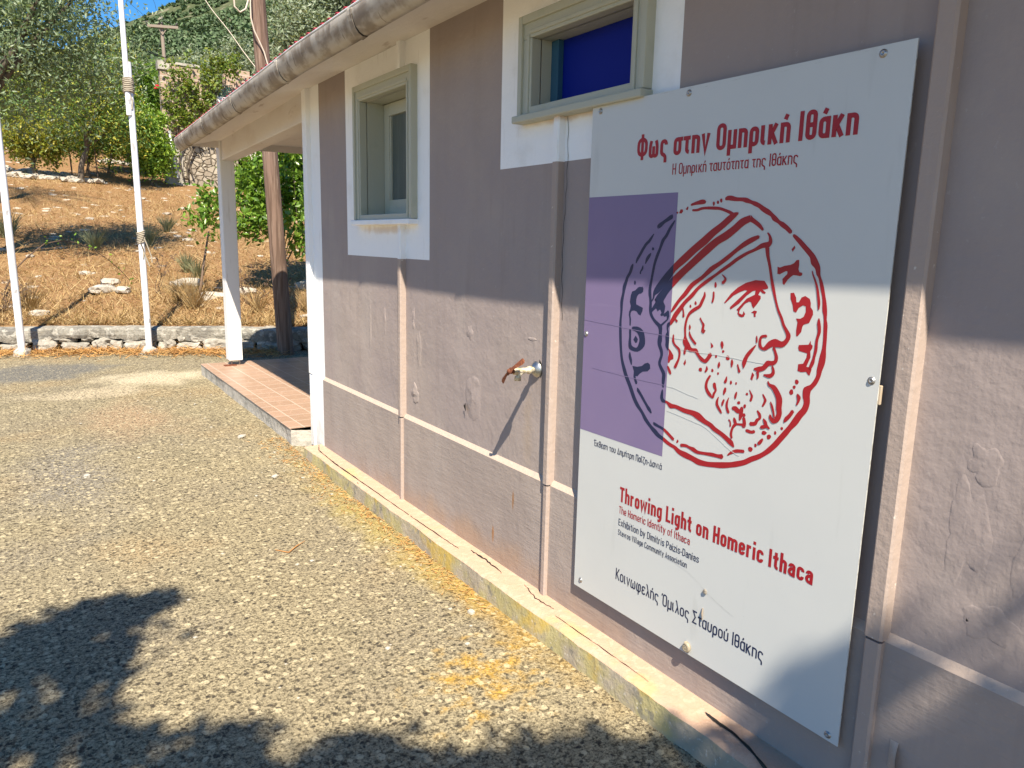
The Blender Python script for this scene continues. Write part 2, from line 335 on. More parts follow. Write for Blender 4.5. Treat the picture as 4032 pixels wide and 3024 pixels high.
# windows
def bar(mb, x0, x1, y0, y1, z0, z1, mi=0): mb.box(x0, x1, y0, y1, z0, z1, mi)
def window(w, label, kind):
    y0, y1, z0, z1 = w
    win = empty('window', (XW, (y0+y1)/2, z0)); win.parent = B; win.matrix_parent_inverse = Matrix.Translation(-Vector(B.location)); win['label'] = label
    c = .078; mb = MB(); xo = 1.812
    top = z1+.085; bot = z0-.03
    bar(mb, xo, XW+.02, y1, y1+c, bot, z1, 0); bar(mb, xo, XW+.02, y0-c, y0, bot, z1, 0); bar(mb, xo, XW+.02, y0-c, y1+c, z1, top)
    bar(mb, xo-.012, XW+.01, y1+c-.022, y1+c+.004, bot+.001, top+.004); bar(mb, xo-.012, XW+.01, y0-c-.004, y0-c+.022, bot+.001, top+.004)
    bar(mb, xo-.0115, XW+.01, y0-c+.0225, y1+c-.0225, top-.028, top+.004)
    bar(mb, xo-.006, XW+.01, y1+.012, y1+.03, bot+.002, z1+.012); bar(mb, xo-.006, XW+.01, y0-.03, y0-.012, bot+.002, z1+.012); bar(mb, xo-.0062, XW+.01, y0-.0115, y1+.0115, z1+.013, z1+.03)
    bar(mb, xo+.001, XW+.02, y0-c+.001, y1+c-.001, bot, z0+.001)
    mb.build('casing', m_sage, win, bevel=.004)
    mb = MB(); d = .19 if kind == 'sash' else .13                      # lining of the opening
    xa, xb = XW+.021, XW+d
    mb.quad((xa, y1, z0), (xb, y1, z0), (xb, y1, z1), (xa, y1, z1)); mb.quad((xb, y0, z0), (xa, y0, z0), (xa, y0, z1), (xb, y0, z1))
    mb.quad((xa, y0, z1), (xa, y1, z1), (xb, y1, z1), (xb, y0, z1)); mb.quad((xa, y1, z0), (xa, y0, z0), (xb, y0, z0), (xb, y1, z0))
    mb.build('reveal', m_sage, win)
    if kind == 'sash':
        x = XW+.13; s = MB(); k = .075
        bar(s, x, x+.04, y1-k, y1-.004, z0+.012, z1-.004); bar(s, x, x+.04, y0+.004, y0+k, z0+.012, z1-.004)
        bar(s, x, x+.04, y0+k, y1-k, z1-k, z1-.004); bar(s, x, x+.04, y0+k, y1-k, z0+.012, z0+k+.02)
        b = .012
        bar(s, x+.006, x+.034, y1-k-b, y1-k, z0+k+.02, z1-k); bar(s, x+.006, x+.034, y0+k, y0+k+b, z0+k+.02, z1-k)
        so_ = s.build('sash', m_sage, win, bevel=.003)
        g = MB(); g.box(x+.018, x+.024, y0+k, y1-k, z0+k+.02, z1-k); g.build('pane', m_glass, so_) if False else g.build('pane', m_glass, win)
    else:
        g = MB(); g.box(XW+.095, XW+.103, y0+.001, y1-.001, z0+.001, z1-.001); g.build('pane', m_blue, win)
        s = MB(); bar(s, XW+.07, XW+.094, y1-.05, y1-.0015, z0+.002, z1-.002); s.build('sash', MAT('shaded_reveal_teal', (.03, .10, .17), .5), win)  # strip standing for the reveal's shaded side; the shade is put into the teal
    sl_ = MB(); ys = (y0-c-.01, y1+c+.015)
    sl_.box(1.782, XW+.02, ys[0], ys[1], bot-.03, bot-.001); sl_.build('sill', m_sage if kind != 'sash' else m_white, win, bevel=.005)
    return win
window(W1, 'upright sage framed window with frosted sash', 'sash')
window(W2, 'wide sage framed window with deep blue glass', 'blue')
# eaves: soffit, gutter, roof sheet. The eaves line runs slightly out of parallel with the wall
def ex(y): return .03*max(y-4.4, 0)
def ez(y): return float(np.interp(y, [-3, -.15, 1.6, 3, 4.15, 8.75], [.12, .07, .027, .011, 0, -.055]))
YS = [YN, -1.5, -.15, 1.6, 3, 4.15, 4.4, 5, 5.44, 6.5, 7.5, 8.75]
mb = MB()
prof = []
for y in YS:
    e, zz = ex(y), ez(y)
    prof.append([(1.53+e, y, 2.665+zz), (1.53+e, y, 2.592+zz), (1.66+e*.7, y, 2.615+zz), (XW+.03 if y <= YF else XW+.11, y, 2.642+zz*.5), (6.3, y, 2.66)])
mb.sweep(prof, None)
y = YS[-1]; e, zz = ex(y), ez(y)
mb.add([(1.53+e, y, 2.592+zz), (1.53+e, y, 2.70+zz), (6.3, y, 3.6), (6.3, y, 2.60)], [(0, 1, 2, 3)])
mb.build('soffit', m_soffit, B)
mb = MB(); prof = []; prof2 = []
GP = ((-.060, .012), (-.066, -.002), (-.065, -.022), (-.059, -.046), (-.047, -.075), (-.030, -.097), (-.010, -.108), (.012, -.107), (.033, -.085), (.046, -.045), (.05, .012))
def gut(y, k=1.0, o=0.0):
    e, zz = ex(y), ez(y); q = []
    for i, (dx, dz) in enumerate(GP):
        wob = .0022*math.sin(y*2.1+i*.3)
        q.append((1.482+e+dx*k+wob*.6, y, 2.644+zz-.03+(dz+.03)*k+wob))
    return q
ysg = list(np.linspace(YN, 8.78, 120))
mb.sweep([gut(y) for y in ysg], None, smooth=True)
mb.sweep([[(q[0]*.0+a[0]+(.004 if i < 5 else -.004 if i > 5 else 0), a[1], a[2]+.004) for i, (q, a) in enumerate(zip(gut(y), gut(y)))] for y in ysg[::-1]], None, smooth=True)
mb.tube([Vector(gut(y)[0])+Vector((.002, 0, .002)) for y in ysg], .0075, 6, 1)
mb.add(gut(8.78), [tuple(range(11))]); mb.add(gut(YN), [tuple(range(10, -1, -1))])
m_rim = MAT('sunlit_gutter_rim', (.62, .62, .60), .45, [dict(t='noise', s=(9, 4, 9), lo=.5, hi=.65, c=(.36, .33, .29), f=.7)], metal=.2)  # bright line of the gutter's lit edge put into the rim colour
go = mb.build('gutter', [m_gutter, m_rim], B)
for yj in (8.28, 7.25, 6.05, 4.75, 3.55, 2.3, 1.0, -.4):
    mbj = MB(); st_ = [gut(yj+d, k) for d, k in ((-.025, 1.0), (-.023, 1.04), (.0, 1.05), (.020, 1.075), (.022, 1.0))]
    mbj.sweep(st_, None, smooth=False); mbj.build('gutter_joint', m_gutter, B)
    mbj = MB(); mbj.sweep([gut(yj-.0255+.004*math.sin(yj*9), 1.012)[2:9], [(q[0], q[1]-.009*(1+.8*math.sin(i_*1.1+yj)), q[2]) for i_, q in enumerate(gut(yj-.027, 1.012)[2:9])]], None); mbj.build('gutter_gap', m_dark, B)
# corrugated sheet
ys = np.arange(YN, 8.86, .0125); us = np.array([0, .12, .6, 2.0, 4.9]); V = []; 
for u in us:
    for y in ys:
        V.append((1.44+ex(y)+u, y, 2.674+ez(y)+u*.19+.014*math.cos(2*math.pi*y/.108)))
V = np.array(V); n = len(ys); F = [(i*n+j, i*n+j+1, (i+1)*n+j+1, (i+1)*n+j) for i in range(len(us)-1) for j in range(n-1)]
V2 = V+np.array([0, 0, .006]); F = np.array(F)
F = np.concatenate([F[:, ::-1], F+len(V), np.array([(j, j+1, len(V)+j+1, len(V)+j) for j in range(n-1)])])
npmesh('roof_sheet', np.concatenate([V, V2]), F, m_roof, B, smooth=False)
# porch: beam, post, tiled slab
mb = MB()
def obox(mb, a, b, w, z0a, z1a, z0b, z1b, mi=0):
    a = Vector(a); b = Vector(b); d = (b-a); nrm_ = Vector((d.y, -d.x)).normalized()*w
    p = [a, a+nrm_, b+nrm_, b]
    mb.add([(p[0].x, p[0].y, z0a), (p[1].x, p[1].y, z0a), (p[2].x, p[2].y, z0b), (p[3].x, p[3].y, z0b),
            (p[0].x, p[0].y, z1a), (p[1].x, p[1].y, z1a), (p[2].x, p[2].y, z1b), (p[3].x, p[3].y, z1b)],
           [(3,2,1,0),(4,5,6,7),(0,1,5,4),(1,2,6,5),(2,3,7,6),(3,0,4,7)], mi)
obox(mb, (1.845, 5.449), (2.005, 8.72), .14, 2.432, 2.66, 2.415, 2.64); mb.build('porch_beam', m_soffit, B, bevel=.008)
mb = MB(); mb.box(1.985, 2.135, 8.725, 8.875, .225, 2.63); mb.build('porch_post', m_post, B, bevel=.008)
mb = MB()
for dx in (.03, .115): mb.box(1.985+dx, 1.985+dx+.014, 8.77, 8.79, .172, .26)
mb.box(2.0, 2.12, 8.76, 8.84, .218, .2245)
mb.build('post_bracket', m_steel, B)
mb = MB(); mb.box(1.93, 2.06, 8.70, 8.78, .1705, .178); mb.build('rusty_plate', m_rust, B)
mb = MB()
X0n, X0f = 1.695, 1.735
mb.quad((X0n, 5.555, .17), (6.2, 5.47, .17), (6.2, 9.0, .17), (X0f, 9.0, .17), 0)
mb.quad((X0n-.006, 5.55, .165), (X0f-.006, 9.0, .165), (X0f, 9.0, .17), (X0n, 5.555, .17), 0)
nn = 40; pr = []
for i in range(nn+1):
    t = i/nn; y = 5.55+t*3.45; x = X0n+(X0f-X0n)*t
    wv = .012*hnoise(y, 0, 3, 5)
    pr.append([(x-.005, y, .1645), (x+.002+wv*.3, y, .14), (x+.004+wv, y, .09), (x-.004+wv, y, -.05)])
mb.sweep([q[::-1] for q in pr], None, 1)
mb.sweep([[(X0n-.005+(XW+.01-X0n)*t, 5.55-.1*t, z+.006*hnoise(t*3, z*20, 2)) for z in (.1645, .12, .06, -.05)] for t in (0, .2, .4, .6, .8, 1)], None, 1)
mb.quad((X0f, 9.0, -.05), (X0f, 9.0, .17), (6.2, 9.0, .17), (6.2, 9.0, -.05), 1)
mb.build('porch_floor', [m_tile, m_concrete], B)
# plinth step along the foot of the wall
nn = 220; prt = []; prf = []
for i in range(nn+1):
    y = YN + (5.25-YN)*i/nn
    a = .006*hnoise(y, 0, 4, 1) + .004*hnoise(y, 0, 18, 3); b = .004*hnoise(y, 0, 9, 8)
    ch = max(0, hnoise(y, 4, 3.1, 13)-.28)*.05; prt.append([(1.692+a+ch, y, .094+b-ch*.7), (1.70+a+ch, y, .100+b-ch*.25), (1.733, y, .1012), (1.78, y, .102), (1.85, y, .106)])
    prf.append([(1.684+a*1.5, y, -.06), (1.688+a*1.4, y, .03+b), (1.692+a+ch, y, .094+b-ch*.7)])
mb = MB(); mb.sweep(prt, None, 0, True); mb.sweep(prf, None, 1, True)
mb.add([prf[-1][0], prf[-1][2], prt[-1][1], prt[-1][4], (1.85, 5.25, -.06)], [(0, 1, 2, 3, 4)], 1)
mb.build('plinth', [m_plinth, m_plinth_face], B)
# cracks and joint lines on the plinth: shallow dark gaps following ragged lines
def ragged(pts, w0, w1, z, seed, mb, n=10, j=.004):
    P = []
    for (a, b) in zip(pts, pts[1:]):
        for t in np.linspace(0, 1, n, endpoint=False): P.append((a[0]+(b[0]-a[0])*t, a[1]+(b[1]-a[1])*t))
    P.append(pts[-1]); r_ = random.Random(seed); pr = []
    for i, q in enumerate(P):
        k = i/(len(P)-1); w = (w0+(w1-w0)*k)*(.35+.9*r_.random())*math.sin(math.pi*min(max(k, .04), .96))**.35
        d = j*(r_.random()-.5); pr.append([(q[0]+d-w/2, q[1], z), (q[0]+d+w/2, q[1]+.002, z)])
    mb.sweep([p_[::-1] for p_ in pr], None)
def crack(*a_):
    mb = MB(); ragged(*a_[:5], mb, *a_[5:]); mb.build('plinth_crack', m_dark, B)
crack([(1.80, 5.24), (1.75, 5.1), (1.733, 4.7), (1.735, 4.2), (1.737, 3.6)], .010, .008, .1045, 1)
crack([(1.737, 3.58), (1.742, 3.2), (1.744, 3.05)], .007, .004, .1045, 2)
crack([(1.785, 3.0), (1.79, 2.86), (1.775, 2.7)], .012, .006, .1055, 3, 9, .008)
crack([(1.80, 2.55), (1.765, 2.42), (1.775, 2.3)], .006, .004, .1055, 4, 9, .007)
crack([(1.745, 2.25), (1.748, 1.95), (1.742, 1.7)], .004, .003, .1045, 5)
crack([(1.71, 4.28), (1.70, 4.24)], .006, .006, .1035, 6, 6)
# blistered plaster: shallow shaped patches on the wall
def blister(name, yc, zc, ry, rz, h, seed, mat, x=XW, rag=.25, parent=B):
    nr, na = 10, 34; V = [(x-h, yc, zc)]; F = []
    for i in range(1, nr+1):
        for k in range(na):
            a = 2*math.pi*k/na; rr = i/nr
            e = 1+rag*mnoise.fractal(Vector((math.cos(a)*1.3+seed, math.sin(a)*1.3, seed)), 1, 2, 3)
            y = yc+ry*rr*e*math.cos(a); z = zc+rz*rr*e*math.sin(a)
            hh = .72*h*(1-rr**3)*(.75+.9*mnoise.fractal(Vector((y*16+seed, z*16, seed)), 1, 2, 4))
            V.append((x+.0015-max(hh, 0)-(.0015 if i < nr else 0), y, z))
    for k in range(na): F.append((0, 1+k, 1+(k+1) % na))
    mb = MB(); mb.add(V, F, 0, True)
    for i in range(nr-1):
        for k in range(na):
            k2 = (k+1) % na; a = 1+i*na
            mb.f.append((a+k, a+na+k, a+na+k2, a+k2)); mb.m.append(0); mb.sm.append(True)
    return mb.build(name, mat, parent)
blister('blistered_plaster', 3.09, .855, .085, .12, .007, 3.1, m_mauve)
blister('blistered_plaster', 3.725, .76, .05, .05, .010, 5.2, m_mauve, rag=.5)
blister('blistered_plaster', 3.745, 1.17, .016, .06, .006, 7.7, m_mauve, rag=.5)
blister('blistered_plaster', 3.68, 1.02, .03, .10, .004, 8.7, m_mauve, rag=.5)
blister('blistered_plaster', 3.13, 1.17, .03, .035, .004, 9.1, m_mauve, rag=.5)
blister('blistered_plaster', 4.35, 1.07, .02, .16, .003, 2.4, m_mauve, rag=.4)
blister('blistered_plaster', 4.13, 1.13, .02, .08, .003, 1.4, m_mauve, rag=.4)
blister('blistered_plaster', 2.60, 1.20, .04, .008, .003, 6.4, m_mauve, rag=.3)
for i, (y, z, a, b) in enumerate(((.80, .95, .05, .13), (.66, .92, .03, .1), (.72, .75, .06, .05), (.55, 1.0, .06, .12), (.78, 1.12, .04, .05))):
    blister('blistered_plaster', y, z, a, b, .0012, 11+i*1.7, m_mauve, rag=.6)
mb = MB()
mb.sweep([[(1.838, 3.735+.012*math.sin(k*1.3), .742-.001*k), (1.8385, 3.70+.004*k, .752+.003*math.sin(k*2))] for k in range(8)], None); mb.build('plaster_crack', m_dark, B); mb = MB()
mb.sweep([[(1.829-.001*k, 3.16-.006*k, .795-.004*k), (1.829-.001*k, 3.166-.006*k, .812-.008*math.sin(k))] for k in range(6)], None)
mb.build('plaster_crack', m_dark, B)
# hairline crack beside the batten under the blue window
mb = MB(); r_ = random.Random(5); pr = []; z = 2.10
while z > 1.28:
    pr.append([(XW-.0012, 2.401+.006*math.sin(z*9)+.003*math.sin(z*61)+.0012*r_.random(), z), (XW-.0012, 2.3995+.006*math.sin(z*9)+.003*math.sin(z*61), z)]); z -= .02
mb.sweep(pr, None); mb.build('hairline_crack', m_dark, B)
# a flap of paint curling off the lower panel
mb = MB(); pr = []
for i in range(9):
    t = i/8
    pr.append([(XD-.001-.030*math.sin(t*2.4)*s_, .90-.022*s_-.02*t*s_, .345-.08*t+.012*(1-s_)*math.sin(t*3)) for s_ in (0, .25, .5, .75, 1)])
mb.sweep(pr, None, 0, True); mb.sweep([[(q[0]+.0012, q[1], q[2]) for q in p_][::-1] for p_ in pr], None, 0, True)
mb.build('paint_flap', m_ledge, B)

# a buried green hose showing where the plinth render has broken away
P5 = [atz(x_, y_, .103) for x_, y_ in ((2780, 2812), (2830, 2850), (2890, 2893), (2945, 2945), (2985, 2990), (3030, 3050))]
mb = MB(); pr = []; r_ = random.Random(9)
for i, q in enumerate(catmull_([tuple(v) for v in P5], 6)):
    w = .007+.006*math.sin(i*.35)**2+.004*r_.random(); pr.append([(q[0]-w*.5, q[1]-w, .1055), (q[0]+w*.5, q[1]+w, .1065)])
mb.sweep([p_[::-1] for p_ in pr], None); mb.build('plinth_crack', m_dark, B)
mb = MB(); mb.tube([(q[0]+.004, q[1]+.004, .0985+.002*math.sin(i)) for i, q in enumerate(catmull_([tuple(v) for v in P5[1:]], 4))], .0065, 8)
tag(mb.build('garden_hose', MAT('dark_green_rubber', (.01, .032, .028), .5)), 'dark green hose half buried in the broken plinth below the board', 'hose')
# ------------------------------------------------------------------ exhibition sign on the wall
XS = 1.802; KS = XS/1.79; SY0 = (1.0225+1.17)*KS; SZ0 = 1.6-(1.6-.257)*KS         # sign face plane, its left edge (far side) and foot; u runs towards the viewer
def sp(u, v, d=0.0): return (XS-d, SY0-u*.001*KS, SZ0+v*.001*KS)
S = empty('exhibition_sign', (XS, SY0-.585, SZ0), 'tall white exhibition board with red coin portrait and Greek lettering on the wall', 'sign')
m_panel = MAT('white_sign_board', (.565, .575, .56), .38, [dict(t='noise', s=1.6, lo=.4, hi=.7, c=(.525, .535, .525), f=.6), dict(t='noise', s=(2, 14, 2), lo=.62, hi=.75, c=(.47, .48, .46), f=.4),
    dict(t='noise', s=220, lo=.73, hi=.76, c=(.3, .3, .28), f=.6)], [('noise', 5, .06, .01)], spec=.35)
m_red = MAT('red_print', (.33, .012, .02), .4, [dict(t='noise', s=4, lo=.4, hi=.7, c=(.37, .014, .022), f=.6)], spec=.35)
m_navy = MAT('navy_print', (.012, .02, .065), .4, spec=.35)
m_purple = MAT('violet_print', (.20, .155, .285), .4, [dict(t='noise', s=3, lo=.4, hi=.7, c=(.22, .17, .30), f=.7), dict(t='noise', s=(2, 2, 40), lo=.66, hi=.74, c=(.26, .22, .35), f=.2)], spec=.35)
m_edge = MAT('board_edge', (.5, .5, .48), .5, [dict(t='noise', s=40, lo=.5, hi=.65, c=(.25, .23, .2), f=.7)])
mb = MB()
q = [sp(0, 0), sp(1170, 0), sp(1170, 1830), sp(0, 1830)]; k = [(p_[0]+.004, p_[1], p_[2]) for p_ in q]
mb.add(q, [(0, 1, 2, 3)], 0); mb.add(k, [(3, 2, 1, 0)], 1)
for i in range(4): j = (i+1) % 4; mb.add([q[i], k[i], k[j], q[j]], [(0, 1, 2, 3)], 1)
mb.build('panel', [m_panel, m_edge], S)
mb = MB(); mb.add([sp(0, 645, .0004), sp(443, 645, .0004), sp(443, 1515, .0004), sp(0, 1515, .0004)], [(0, 1, 2, 3)]); mb.build('violet_block', m_purple, S)
